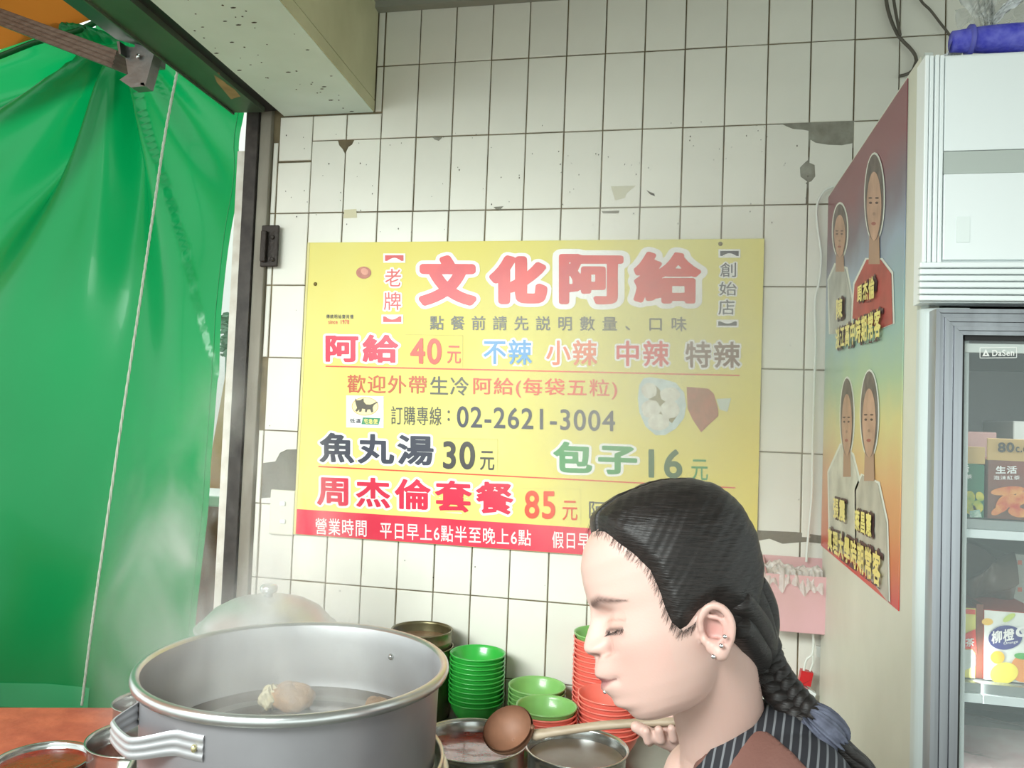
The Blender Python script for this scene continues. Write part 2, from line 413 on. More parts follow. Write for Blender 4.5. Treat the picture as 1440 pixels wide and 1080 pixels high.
MB().quadprism([Vector((.1 * c, -.0006, tz(r))) for c, r in [(4.98, 6.94), (5.9, 6.93), (6.6, 6.96), (6.6, 7.05), (6.1, 7.04), (5.6, 7.08), (5.3, 7.03), (4.98, 7.07)]], (0, .004, 0)).build('cracked_gap', mat('broken_joint', (112, 106, 94), .95, bump=1), wb, label='dark broken joint above the pink box')
# little chips and paper remains on the tiles
for pts, mm in (([(859, 262), (894, 261), (881, 272), (879, 278), (865, 282)], mat('tape_scrap', (200, 198, 176), .6)), ([(484, 295), (501, 294), (502, 306), (483, 307)], mat('tape_scrap_yellow', (208, 202, 170), .6)),
                ([(608, 193), (622, 193), (617, 198), (611, 196)], M['mortar']), ([(909, 267), (914, 270), (920, 272), (921, 276), (914, 273)], dk), ([(846, 297), (871, 296), (870, 300), (848, 300)], M['mortar']), ([(694, 291), (708, 290), (703, 295), (697, 294)], M['mortar'])):
    MB().quadprism([at(x, y, Y=-.0012) for x, y in pts], (0, .0008, 0)).build('surface_chip', mm, wb)
sp = MB()
for _ in range(150):
    c = random.uniform(-8, 6); r = random.choice([random.uniform(1.9, 3.3), random.uniform(2, 9)]); x = .1 * c; z = tz(r); q = random.uniform(.0008, .002)
    if -.7 < x < .51 and 1.21 < z < 2.02: continue
    sp.quadprism([(x + q * math.cos(a) * random.uniform(.5, 1), -.0009, z + q * 1.3 * math.sin(a)) for a in (0, 1.2, 2.4, 3.6, 4.9)], (0, .0005, 0))
sp.build('dirt_speck', dk, wb, kind='stuff')

# ceiling and its trim
MB().box(-.6, 2.4, -3.4, .16, ZC, ZC + .12).build('ceiling', M['ceil'], kind='structure')
MB().box(-1.6, 2.4, -3.52, -3.4, 1.95, ZC + .12).build('wall_light_blocker', mat('light_blocker_grey', (170, 172, 162), .8), kind='structure')  # added out of view to keep sky light off the upper wall
MB().box(-.522, 2.4, -.03, -.001, ZC - .016, ZC).build('trim_1', mat('grey_trim', (150, 150, 138), .7), kind='structure')
# beam over the side opening and everything fixed along it runs toward the street, a few degrees off square
DB = -Vector(ray(890, 589)).normalized()
def run(pts, L_=1.9, m=None): return (m or MB()).quadprism(pts, DB * L_)
def up(p, dz): return Vector(p) + Vector((0, 0, dz))
b0, b1 = at(400, 155.5, Y=-.001), at(525, 158, Y=-.001); b0.z = b1.z = 2.364
bm_ = run([b0, b1, up(b1, .5), up(b0, .5)]).build('beam', M['beam'], kind='structure')
run([Vector((b1.x + .0002, -.0015, 2.398)), Vector((b1.x + .002, -.0015, 2.398)), Vector((b1.x + .002, -.0015, ZC - .001)), Vector((b1.x + .0002, -.0015, ZC - .001))]).build('beam_facing', M['beam2'], bm_)
run([Vector((b1.x - .004, -.0015, 2.366)), Vector((b1.x + .003, -.0015, 2.366)), Vector((b1.x + .003, -.0015, 2.395)), Vector((b1.x - .004, -.0015, 2.395))]).build('beam_lip', M['beam2'], bm_)
sb = MB()
for _ in range(80):
    t_ = random.uniform(.01, 1.0); o_ = b0.lerp(b1, random.uniform(.04, .92)) + DB * t_; q = random.uniform(.001, .0028); el = random.choice([1, 1, 2.5])
    sb.quadprism([(o_.x + q * el * math.cos(a), o_.y + q * math.sin(a), o_.z - .0006) for a in (0, 1.2, 2.4, 3.6, 4.9)], (0, 0, .0006))
sb.build('dirt_speck', dk, bm_, kind='stuff')
# left end of the wall: painted post, black gasket, shutter track
MB().box(-.853, -.8195, -.012, .16, 0, 2.42, .003).build('wall_end_post', M['post'], kind='structure')
MB().box(-.892, -.854, -.02, .1, 0, 2.40, .002).build('shutter_track', M['track'], kind='structure')
MB().box(-.925, -.894, .0, .1, .9, 2.27).build('trim_2', mat('white_frame_paint', (226, 226, 216), .6, rgb2=(196, 190, 176), vscale=20), kind='structure')
c0_ = at(373, 157, Y=-.022); c1_ = at(399.5, 154.5, Y=-.022)
run([c0_, c1_, up(c1_, .05), up(c0_, .05)]).build('rubber_seal', M['black'], kind='structure')
h0, h1 = at(328, 158.5, Y=-.05), at(372, 158, Y=-.05)
sh = run([h0, h1, up(h1, .16), up(h0, .16)])
so = tag(sh.build('shutter_housing', M['box_green']), 'long greenish steel shutter housing above the side opening', 'housing')
run([up(h0, -.006), up(h0, -.006) + Vector((.004, 0, 0)), up(h0, 0) + Vector((.004, 0, 0)), h0]).build('housing_lip', M['box_green'], so)
zh = h0.z
MB().quadprism([at(x, y, Z=zh - .0006) for x, y in [(299, 98), (308, 102), (318, 116), (330, 124), (338, 134), (325, 138), (316, 127), (305, 114)]], (0, 0, -.003)).build('torn_patch', M['bare_wood'], so, label='torn tan patch')
r0, r1 = at(163, 55, Z=2.44), at(206, 68, Z=2.42)
tag(run([r0, r1, up(r1, .06), up(r0, .06)], 1.2).build('valance_rail', mat('dark_green_rail', (22, 74, 46), .5)), 'dark green rail beside the shutter housing at top left', 'rail')

# outside: low terracotta wall with white ledge, tan column, pavement beyond
ow = MB().box(-4.2, -1.0, .6, .78, 0, 1.195).build('wall_left', M['brick_red'], kind='structure')
MB().box(-4.2, -.98, .56, .80, 1.195, 1.235, .006).build('ledge', M['white'], ow)
col_ = [at(285, 705, Y=1.1), at(322, 705, Y=1.1), at(342, 500, Y=1.1), at(322, 500, Y=1.1)]
top = [col_[3] + (col_[3] - col_[0]) * 1.2, col_[2] + (col_[2] - col_[1]) * 1.2]; bot = [col_[0] + (col_[0] - col_[3]) * 1.5, col_[1] + (col_[1] - col_[2]) * 1.5]
tag(MB().quadprism([bot[0], bot[1], top[1], top[0]], (0, .16, 0)).build('leaning_column', M['tan']), 'tan leaning column seen through the gap beside the green tarp', 'column')
MB().box(-5, 1.2, 2.6, 2.7, 0, 4.0).build('wall_outside', mat('bright_street_wall', (236, 240, 238), .8, var=.1, vscale=3), kind='structure')
fo = MB()
for _ in range(160):
    c = at(random.uniform(312, 330), random.uniform(440, 500), Y=random.uniform(1.9, 2.2)); q = random.uniform(.012, .03); a = random.uniform(0, 6)
    fo.quadprism([c + Vector((q * math.cos(a + k), random.uniform(-.01, .01), q * math.sin(a + k) * .6)) for k in (0, 1.2, 3.1, 4.4)], (0, .002, 0))
_p = at(320, 470, Y=2.05); fo.tube([(_p.x, 2.05, 0), (_p.x + .03, 2.05, _p.z * .6), (_p.x, 2.05, _p.z)], .012, 6)
tag(fo.build('shrub', mat('leaf', (94, 128, 104), .6)), 'small green shrub behind the narrow gap left of the track', 'shrub', kind='stuff')

# ================================================================ GREEN TARP
tg = mat('tarp_vinyl', (0, 146, 78), .28, var=.15, vscale=3, translucent=.38, bump=.12, bscale=18, coat=.15)
TY = .12
right = [(360, 150), (359, 170), (355, 236), (343, 300), (333, 330), (327, 400), (318, 470), (311, 530), (306, 605), (288, 711), (283, 782), (276, 852), (270, 900), (262, 997)]
R3 = [at(x, y, Y=TY) for x, y in right]
zs = np.array([p.z for p in R3])[::-1]; xsr = np.array([p.x for p in R3])[::-1]
ztop0, zbot = 2.52, .60
br = at(175, 105, Y=TY)
_tt = [at(x, y, Y=TY) for x, y in ((-60, 90), (0, 64), (45, 48), (110, 18), (140, -10), (170, -30), (353, -30))]; TZX = [-2.5] + [p.x for p in _tt]; TZZ = [_tt[0].z] + [p.z for p in _tt]
NU, NV = 150, 120; G = []
for i in range(NU + 1):
    u = i / NU; row = []
    for j in range(NV + 1):
        v = j / NV; 
        xl = -2.5; zb = .545 + .055 * min(1, (u * 1.5)) + .0
        z0 = zb + .0; xr_guess = np.interp(.6 + v * 1.9, zs, xsr); x = xl + (xr_guess - xl) * u
        # top edge follows the awning
        zt = np.interp(x, TZX, TZZ)
        z = z0 + (zt - z0) * v
        # folds fan out from the bracket, sag and billow lower down
        dx, dz = x - br.x, z - (br.z + .12); ang = math.atan2(dx, -dz); rad = math.hypot(dx, dz)
        w = math.exp(-(rad / .95) ** 2) * min(1, rad / .12)
        y = TY + .066 * w * (math.sin(ang * 9 + 1.1) + .35 * math.sin(ang * 19 + .4)) * (1 if ang < .35 else .35)
        y += .03 * math.sin(x * 5.2 + z * 1.3) * min(1, v * 3) * (1 - .5 * w) + .012 * math.sin(x * 13 - z * 3.7 + math.sin(z * 5)) * (1 - v) * min(1, v * 8)
        y += .006 * math.sin(z * 9 + x * 4) 
        y += .05 * max(0, (-1.35 - x)) * v
        row.append((x, y, z))
    G.append(row)
tp = empty('tarp', (-1.6, TY, .6), 'large green vinyl tarp hanging over the side opening', 'tarp')
MB().grid(G).build('sheet', tg, tp)
hem = MB(); hem.tube([(g_[0][0], g_[0][1] - .004, g_[0][2] - .012) for g_ in G[::3]], .019, 10); hem.build('hem_roll', tg, tp)
band = MB().grid([[(q[0], q[1] - .004, q[2]) for q in g_[1:6]] for g_ in G[::2] if g_[0][0] < -1.38]); band.build('hem_band', mat('tarp_hem_light', (60, 180, 120), .35, translucent=.3, coat=.2), tp, label='paler welded hem band')
st = MB().tube([Vector(G[NU - 2][j]) + Vector((0, -.0015, 0)) for j in range(2, NV, 1)], .0008, 5); st.build('seam', mat('seam_thread', (70, 150, 100), .6), tp)
# rope in front of the tarp
rp = smooth_path([at(250, 97, Y=-.0), at(232, 190, Y=.02), at(214, 310, Y=.03), at(196, 430, Y=.035), at(170, 600, Y=.04), at(142, 790, Y=.045), at(128, 890, Y=.05), at(115, 992, Y=.07)], 40)
rm = MB()
for ph in (0, 2.1, 4.2):
    pp = []
    for i, p in enumerate(rp): a = i * .55 + ph; pp.append(p + Vector((math.cos(a), math.sin(a), 0)) * .0021)
    rm.tube(pp, .0022, 6)
tag(rm.build('rope', mat('white_rope', (196, 206, 190), .8)), 'thin white twisted rope hanging down in front of the green tarp', 'rope')

# awning fabric seen from below, arm and bracket
aw = empty('awning', (-1.8, .4, 2.9), 'orange and green street awning seen from below at top left', 'awning')
A0, A3, A1, A2 = at(-700, 300, Y=.09), at(176, 12, Y=.09), Vector((-4.2, -3.3, 3.25)), Vector((-1.25, -3.3, 3.25))  # canopy runs on past the view, stretched there to shade the sky
def bil(u, v): return (A0 * (1 - u) + A3 * u) * (1 - v) + (A1 * (1 - u) + A2 * u) * v
MB().grid([[bil(u / 20, v / 20) + Vector((0, 0, .02 * math.sin(v * .3))) for v in range(21)] for u in range(21)]).build('canopy', mat('awning_orange', (196, 118, 40), .7, translucent=.15, var=.12, vscale=3), aw)
MB().tube([at(-700, 300, Y=.085), at(-120, 121, Y=.085), at(0, 79, Y=.085), at(45, 61, Y=.085), at(110, 43, Y=.085), at(176, 12, Y=.085)], .011, 8, flat=.6).build('edge_band', mat('awning_edge_green', (14, 96, 48), .5, translucent=.2), aw)
# arm: extruded aluminium box with grooves
a0 = at(-70, -2, Y=-.06); a1 = at(172, 88, Y=-.32)
d = (a1 - a0).normalized(); sidev = d.cross(Vector((0, 0, 1))).normalized(); upv = sidev.cross(d).normalized()
def bar(m, o0, o1, s0, s1, u0, u1):
    V = [o + sidev * s + upv * u for o in (o0, o1) for s, u in ((s0, u0), (s1, u0), (s1, u1), (s0, u1))]
    m.add(V, [(0, 1, 2, 3), (7, 6, 5, 4), (0, 4, 5, 1), (1, 5, 6, 2), (2, 6, 7, 3), (3, 7, 4, 0)])
armm = mat('weathered_aluminium', (128, 124, 118), .45, .6, rgb2=(100, 94, 90), vscale=20, stretch=(1, 1, 6))
am = MB(); bar(am, a0, a1, -.024, .020, -.022, .022); arm = am.build('arm', armm, aw, label='grooved aluminium arm')
for k in range(4):
    for s_ in (.020, -.0222): am = MB(); bar(am, a0, a1, s_, s_ + .0022, -.020 + k * .0110, -.020 + k * .0110 + .0075); am.build('arm_rib', armm, arm)
bk = empty('mounting_bracket', at(192, 95, Y=-.335), 'grey cast bracket with a bolt fixing the awning arm', 'bracket')
bc = at(200, 92, Y=-.28)
bmk = mat('cast_bracket_metal', (140, 140, 138), .4, .8, var=.2, vscale=30, bump=.3)
pl = MB(); pl.quadprism([at(x, y, Y=-.345) for x, y in [(166, 60), (182, 66), (206, 66), (217, 74), (204, 120), (184, 123), (168, 112), (180, 104), (176, 80)]], (0, .012, 0)); pl.build('bracket_plate', bmk, bk)
pl = MB(); pl.quadprism([at(x, y, Y=-.365) for x, y in [(210, 70), (217, 74), (204, 121), (197, 119)]], (0, .03, 0)); pl.build('bracket_flange', bmk, bk); pl = MB(); pl.quadprism([at(x, y, Y=-.365) for x, y in [(170, 112), (184, 123), (204, 121), (202, 116), (186, 117)]], (0, .03, 0)); pl.build('bracket_flange', bmk, bk); pl = MB(); pl.quadprism([at(x, y, Y=-.365) for x, y in [(164, 58), (168, 58), (170, 76), (167, 76)]], (0, .03, 0)); pl.build('bracket_flange', bmk, bk)
p = at(194, 79, Y=-.352); MB().ball(p, .0062, 12, 8, (1, .6, 1)).build('bolt', M['steel'], bk)
p = at(205, 72, Y=-.33); MB().box(p.x - .03, p.x + .012, -.332, -.27, p.z - .02, p.z + .05).build('bracket_block', bmk, bk)

# latch on the post, light switch
lt = empty('door_latch', at(383, 350, Y=0), 'greasy black metal latch screwed to the tiles beside the post', 'latch')
lk = mat('greasy_black_metal', (52, 46, 42), .5, .5, bump=.6, bscale=120)
a, b = at(371, 318, Y=-.01), at(392, 376, Y=-.01)
MB().box(a.x, b.x, -.022, -.013, b.z, a.z, .003).build('latch_plate', lk, lt)
MB().box(a.x + .006, a.x + .022, -.036, -.022, b.z + .012, a.z - .018, .003).build('latch_body', lk, lt)
for py in (335, 366):
    q = at(386, py, Y=-.012); MB().lathe([(.0, 0), (.0058, 0), (.0058, .005), (.003, .006), (0, .004)], n=14).build('screw', lk, lt)
    s_ = [o for o in bpy.data.objects if o.name.startswith('screw')][-1]; s_.data.transform(wmat(lt)); s_.data.transform(Matrix.Translation(q + Vector((0, -.010, 0))) @ Matrix.Rotation(PI / 2, 4, 'X')); s_.data.transform(wmat(lt).inverted())
sw = empty('light_switch', at(398, 720, Y=0), 'cream double wall switch plate at the left of the sign', 'switch')
a, b = at(382, 688, Y=-.006), at(413, 753, Y=-.006)
cm = mat('switch_plastic', (222, 222, 206), .4)
MB().box(a.x, b.x, -.012, -.0016, b.z, a.z, .003).build('plate', cm, sw)
for py in (708, 733):
    q = at(398, py, Y=-.012); MB().box(q.x - .008, q.x + .008, -.017, -.0125, q.z - .006, q.z + .006, .0015).build('rocker', M['white'], sw)
# ================================================================ THE MENU SIGN
SY = -.012
def SP(px, py, l=0): 
    v = at(px, py, Y=SY - .0004); v.y -= l; return v
def ym(name, a, b, sc_=1.2, **k): return mat(name, a, .5, rgb2=b, vscale=sc_, **k)
sx0, sx1, sz0, sz1 = SP(433, 340).x, SP(1075, 333).x, SP(412, 751).z, SP(435, 341).z
sign = empty('menu_sign', (sx0, -.002, sz0), 'large yellow menu board with red title lettering on the tiled wall', 'sign')
board_m = ym('sign_yellow', (226, 208, 88), (220, 218, 138), 1.3)
MB().box(sx0, sx1, SY, -.002, sz0, sz1, .0008).build('board', board_m, sign)
MB().box(sx0 - .0005, sx0 + .006, SY - .001, SY + .0001, sz0, sz1).build('board_edge', mat('sign_edge', (214, 206, 140), .5), sign, label='pale worn edge strip')
bx = [SP(412, 716), SP(1070, 757)]; zr = (SP(416, 717).z + SP(1068, 757).z) / 2
MB().box(sx0 + .001, sx1 - .001, SY - .0009, SY + .001, sz0 + .001, zr).build('red_band', ym('sign_red', (214, 26, 62), (222, 60, 84), 7), sign)
INK = {k: mat('ink_' + k, c, .35, var=.1, vscale=12) for k, c in dict(red=(206, 44, 40), crimson=(214, 14, 62), orange=(226, 70, 36), burnt=(196, 84, 40), navy=(44, 48, 66), grey=(76, 76, 66), dark=(58, 54, 52),
       blue=(66, 146, 206), salmon=(232, 112, 70), rose=(222, 46, 62), brown=(112, 66, 46), green=(16, 148, 70), dgreen=(40, 96, 56), white=(240, 240, 236), yellow=(240, 226, 130)).items()}
INK['coral'] = mat('ink_title_red', (226, 58, 50), .35, rgb2=(200, 24, 40), vscale=9)
W_ = INK['white']
def T(s, p0, p1, k, bold=0, halo=None, **kw): return lettering(s, SP, p0, p1, INK[k], sign, bold, halo, W_, **kw)
for ch, x0, x1, y0, y1 in (('文', 589, 670, 359, 430), ('化', 688, 770, 359, 428), ('阿', 786, 877, 357, 428), ('給', 891, 986, 354, 427)):
    T(ch, (x0, y0, y1), (x1, y0 + .3, y1 + .3), 'coral', .046 if ch in '給阿' else .072, .145, res=.012)
T('老', (541.6, 378, 403), (564, 378, 403), 'red', .004, .09); T('牌', (540, 411, 436), (564, 411, 436), 'red', .004, .09)
T('創', (1012.7, 369.6, 389.7), (1035, 369.6, 389.7), 'navy', .004, .09); T('始', (1011.5, 396.7, 415.6), (1036, 396.7, 415.6), 'navy', .004, .09); T('店', (1010, 421.5, 442.8), (1033, 421.5, 442.8), 'navy', .004, .09)
def bracket(x0, x1, y0, y1, up, k):
    n = 10; arc = [(x0 + (x1 - x0) * (.12 + .76 * i / n), (y1 if up else y0) - (1 if up else -1) * math.sin(PI * i / n) * abs(y1 - y0) * .55) for i in range(n + 1)]
    if up: P = [(x0, y1), (x0, y0), (x1, y0), (x1, y1)] + arc[::-1]
    else: P = [(x0, y0), (x0, y1), (x1, y1), (x1, y0)] + arc[::-1]
    xo = 2.5; flat([(x0 - xo, y0 - xo), (x1 + xo, y0 - xo), (x1 + xo, y1 + xo), (x0 - xo, y1 + xo)], 'bracket_halo', W_, sign, SP, .0006)
    fill_loops([[(x, y) for x, y in P]], lambda x, y: SP(x, y, .0012), 'bracket_mark', INK[k], sign)
bracket(541.6, 567.6, 359, 367, True, 'red'); bracket(539, 564.5, 445, 453, False, 'red'); bracket(1012.7, 1038.7, 353, 360, True, 'navy'); bracket(1010, 1036, 452, 458, False, 'navy')
T('點餐前請先説明數量、口味', (604.6, 444, 464), (965.5, 445.5, 466), 'grey', .012, gap=.38)
T('阿給', (457.8, 470, 509), (560.5, 470.5, 510.5), 'crimson', .035, .11, gap=.06)
T('40', (577, 475, 512), (621, 476, 512.5), 'orange', .022); T('元', (629, 486, 511), (648, 486.5, 511.5), 'orange', .006)
T('不辣', (680, 477, 512), (748, 477.5, 513), 'blue', .018, .09); T('小辣', (768, 478, 513.5), (840, 478.5, 514), 'salmon', .018, .09)
T('中辣', (867, 479, 515), (941, 479.5, 515.5), 'rose', .018, .09); T('特辣', (964, 480, 517), (1041, 480.5, 517.5), 'brown', .018, .09)
def rule(x0, y0, x1, y1, w=.9): flat([(x0, y0 - w), (x1, y1 - w), (x1, y1 + w), (x0, y0 + w)], 'rule_line', INK['orange'], sign, SP, .0008)
rule(458, 515, 1040, 528)
T('歡迎外帶', (488.5, 527, 552.5), (600, 528.5, 554), 'burnt', .008); T('生冷', (605, 529, 555), (659, 530, 556.5), 'grey', .008); T('阿給(每袋五粒)', (665.6, 530.5, 558), (868, 533.5, 562), 'orange', .008)
T('訂購專線', (550, 571, 597), (620.6, 572, 598.5), 'grey', .002); T(':', (629.5, 577, 592), (632.5, 577, 592), 'grey', .01)
T('02-2621-3004', (642.7, 571, 601), (865, 577.5, 607), 'navy', .012)
T('魚丸湯', (449.6, 608, 650), (610, 612, 655), 'navy', .03, .10, gap=.04); T('30', (623, 620, 659.5), (668, 621, 660.5), 'dark', .022); T('元', (675, 634, 661), (695, 634.5, 661.5), 'dark', .008)
T('包子', (778, 620, 665), (896, 625.5, 668), 'green', .038, .11, gap=.08); T('16', (912, 631, 672), (959.6, 632, 673.5), 'dgreen', .022); T('元', (972, 646, 675), (995.5, 646.5, 676), 'green', .006)
rule(448, 656, 1034, 686)
T('周杰倫套餐', (446, 668.6, 710), (722, 678.5, 724.5), 'crimson', .03, .10, gap=.06)
T('85', (737.7, 689.5, 729), (781, 690.5, 730.5), 'orange', .022); T('元', (791, 704, 731.5), (812, 704.5, 732), 'orange', .006)
T('阿給', (828.5, 704, 729), (883, 705, 731), 'navy', .002); T('子', (1013, 716, 729), (1040, 717, 731), 'navy', .002)
T('營業時間', (443.7, 728, 751), (515.7, 731, 755), 'white', .008); T('平日早上6點半至晚上6點', (534.6, 733.5, 757), (747, 745, 768), 'white', .008); T('假日早', (776.6, 747, 770.5), (829, 749.5, 773), 'white', .008)
T('傳統明仙齋肖禮', (459, 442.2, 447.8), (497, 442.6, 448.2), 'dark', .012, res=.03, gap=.1); T('since 1978', (462, 449.6, 455.6), (491, 449.8, 455.8), 'rose', .004, res=.03)
# price stickers, faint square edges
for x0, y0, x1, y1 in ((570, 470, 651, 516), (620, 616, 700, 665), (733, 686, 817, 736)):
    for q in ([(x0, y0), (x1, y0 + 1.5), (x1, y0 + 2.2), (x0, y0 + .7)], [(x1 - .7, y0 + 1.5), (x1, y0 + 1.5), (x1, y1 + 1.5), (x1 - .7, y1 + 1.5)]):
        flat(q, 'price_sticker_edge', mat('sticker_edge', (206, 196, 110), .5), sign, SP, .0006)
# delivery emblem: walking cat in an oval over a two-part caption
flat([(487, 556), (539.6, 557.2), (539.6, 602), (487, 601)], 'emblem_ground', W_, sign, SP, .0007)
flat(ell(513.6, 571.4, 19, 13.2), 'emblem_oval', mat('emblem_ring', (206, 172, 110), .5), sign, SP, .0010); flat(ell(513.6, 571.4, 17.8, 12.1), 'emblem_oval', mat('emblem_yellow', (242, 224, 168), .5), sign, SP, .0012)
catp = [(499.5, 560), (502, 563), (507, 562.6), (511.5, 560), (512, 565), (515, 568.5), (521, 569), (525, 567.5), (531, 564.6), (531.3, 565.8), (526, 569.6), (524.5, 573), (525, 579.5), (522.5, 580), (520.6, 575.6), (517, 576), (516, 579.6), (513.6, 579.4), (513.8, 575.4), (509.5, 574.6), (508.5, 579), (505, 579.2), (505.8, 575.6), (502, 579), (499.8, 577.8), (502.4, 573.4), (500.8, 568.6), (499.9, 565)]
fill_loops([catp], lambda x, y: SP(x, y, .0016), 'emblem_cat', mat('emblem_grey', (84, 78, 66), .5), sign)
T('低溫', (492, 588.4, 594.6), (507.6, 588.6, 595), 'navy', .02, res=.03); flat([(510.5, 587), (535, 588), (532.5, 597.5), (508.5, 596.5)], 'emblem_caption', mat('emblem_green', (60, 140, 100), .5), sign, SP, .0010)
T('宅急便', (512, 588.7, 595.7), (531.5, 589.2, 596.2), 'yellow', .02, res=.03, lift=.0016)
# printed food photographs: clear bag of five fish balls, bag of red sauce, meat bun
pg = lambda n, c, c2: mat(n, c, .35, rgb2=c2, vscale=60)
flat([(899, 541), (905, 532), (914, 530.5), (932, 533), (950, 538), (962, 552), (965, 570), (962, 588), (950, 603), (935, 612), (922, 612), (908, 600), (899, 580), (897, 560)], 'printed_bag', pg('print_bag', (206, 222, 220), (176, 196, 196)), sign, SP, .0008)
flat([(921, 541), (928, 548), (933, 562), (950, 566), (952, 585), (945, 595), (927, 582), (912, 560)], 'printed_gap', pg('print_gap', (140, 132, 88), (120, 112, 70)), sign, SP, .0010)
for i, (x, y, rx, ry) in enumerate(((913, 549, 11.5, 11), (942, 555, 14.5, 10.5), (915, 575, 13.5, 13), (942, 576, 13.5, 12.5), (926, 594, 15, 12))):
    flat([(x + (rx + random.uniform(-1, 1)) * math.cos(t), y + (ry + random.uniform(-.8, .8)) * math.sin(t)) for t in [2 * PI * k / 18 for k in range(18)]], 'printed_fish_ball', pg('print_ball%d' % i, (226, 228, 216), (196, 192, 178)), sign, SP, .0012 + .0002 * i)
flat([(965.5, 544), (996, 546.5), (1004, 554), (1010, 576), (1010, 585), (996, 598), (986, 608), (974, 590), (967, 575)], 'printed_sauce_bag', pg('print_sauce', (176, 96, 72), (146, 84, 56)), sign, SP, .0010)
flat([(1007, 561), (1028, 560), (1023, 579), (1012, 576)], 'printed_sauce_bag', pg('print_bagneck', (206, 216, 204), (186, 198, 186)), sign, SP, .0012)
flat(ell(511.5, 383.5, 10.5, 8.5), 'printed_bun', pg('print_bun', (186, 104, 74), (156, 80, 52)), sign, SP, .0010); flat(ell(513, 382, 5.5, 4.5, rot=.5), 'printed_bun', pg('print_bun2', (216, 150, 122), (196, 120, 92)), sign, SP, .0014)
for x, y in ((443.5, 399.5), (1013, 343)):
    q = SP(x, y); MB().ball((q.x, SY - .001, q.z), .0052, 12, 8, (1, .5, 1)).build('screw_head', mat('rusty_screw', (112, 98, 56), .5, .6), sign)

# ================================================================ FRIDGE
FX, FY, FB = .645, -.762, -.03
fr = empty('display_fridge', (FX, FB, 0), 'tall white display fridge with glass door and aluminium door frame', 'fridge')
Zt = at(1283, 101, X=FX).z + .004; FR = 1.33
MB().box(FX, FX + .03, FY + .012, FB, .02, Zt, .0).build('side_panel', M['cream'], fr)
m = MB(); n = 10; arc = [(FX + .035 - .035 * math.cos(PI / 2 * k / n), FY - .02 * math.sin(PI / 2 * k / n)) for k in range(n + 1)]
poly = [(FX, FY + .012)] + arc + [(FX + .06, FY - .02), (FX + .06, FY + .012)]
zc = at(1295, 430, Y=-.8).z
m.quadprism([(x, y, .02) for x, y in poly], (0, 0, zc - .02)); mo = m.build('corner_trim', mat('pale_grey_trim', (206, 216, 214), .35), fr); mo.data.polygons.foreach_set('use_smooth', [False] * len(mo.data.polygons))
MB().box(FX + .001, FX + .012, FY - .004, FY + .012, zc, Zt - .002).build('corner_trim', mat('fridge_seam_grey', (190, 196, 190), .5), fr)
MB().box(FX + .03, FR, FB - .03, FB, .02, Zt).build('back_panel', M['white'], fr); MB().box(FX + .03, FR, FY + .012, FB - .03, Zt - .03, Zt - .001).build('top_panel', M['white'], fr)
MB().box(FR - .03, FR, FY + .012, FB - .03, .02, Zt - .03).build('side_panel', M['white'], fr); MB().box(FX + .03, FR - .03, FY + .0, FB - .03, .02, .25).build('base_panel', M['white'], fr)
# header
HY = -.80
hz1, hz0 = at(1297, 80, Y=HY).z, zc
q = lambda x, y: at(x, y, Y=HY)
wh = mat('header_white', (240, 246, 246), .3)
hd = MB(); hx = q(1326, 200).x
hd.box(q(1297, 80).x + .003, FR, HY + .004, FY - .002, hz0 + .005, hz1); hd.build('header_panel', wh, fr)
k0 = q(1297, 200).x
for k in range(4):
    w = (hx - k0) / 4; MB().box(k0 + k * w + .0006, k0 + (k + 1) * w - .0008, HY - .004 - (.002 if k % 2 == 0 else 0), HY + .005, q(1325, 370).z, hz1, .0012).build('trim_rib', wh, fr)
za, zb2 = q(1325, 213).z, q(1325, 245).z
MB().box(hx + .001, FR, HY - .002, HY + .004, za, hz1 - .003, .001).build('header_sign_panel', wh, fr)
MB().box(hx + .001, FR, HY - .001, HY + .003, zb2, za - .001).build('header_groove', mat('grey_band', (182, 190, 184), .5), fr)
MB().box(hx + .001, FR, HY - .004, HY + .004, q(1325, 366).z, zb2 - .001, .001).build('header_lower_panel', wh, fr)
a_ = q(1295, 370).z; b_ = q(1295, 425).z
for k in range(6):
    w = (a_ - b_) / 6; MB().box(k0 - .003, FR, HY - .010, HY + .004, b_ + k * w + .0012, b_ + (k + 1) * w - .0006, .0015).build('trim_rib', wh, fr)
MB().box(q(1343, 310).x, q(1362, 310).x, HY - .0055, HY - .003, q(1343, 342).z, q(1343, 306).z).build('sticker', mat('faint_sticker', (232, 240, 238), .5), fr)
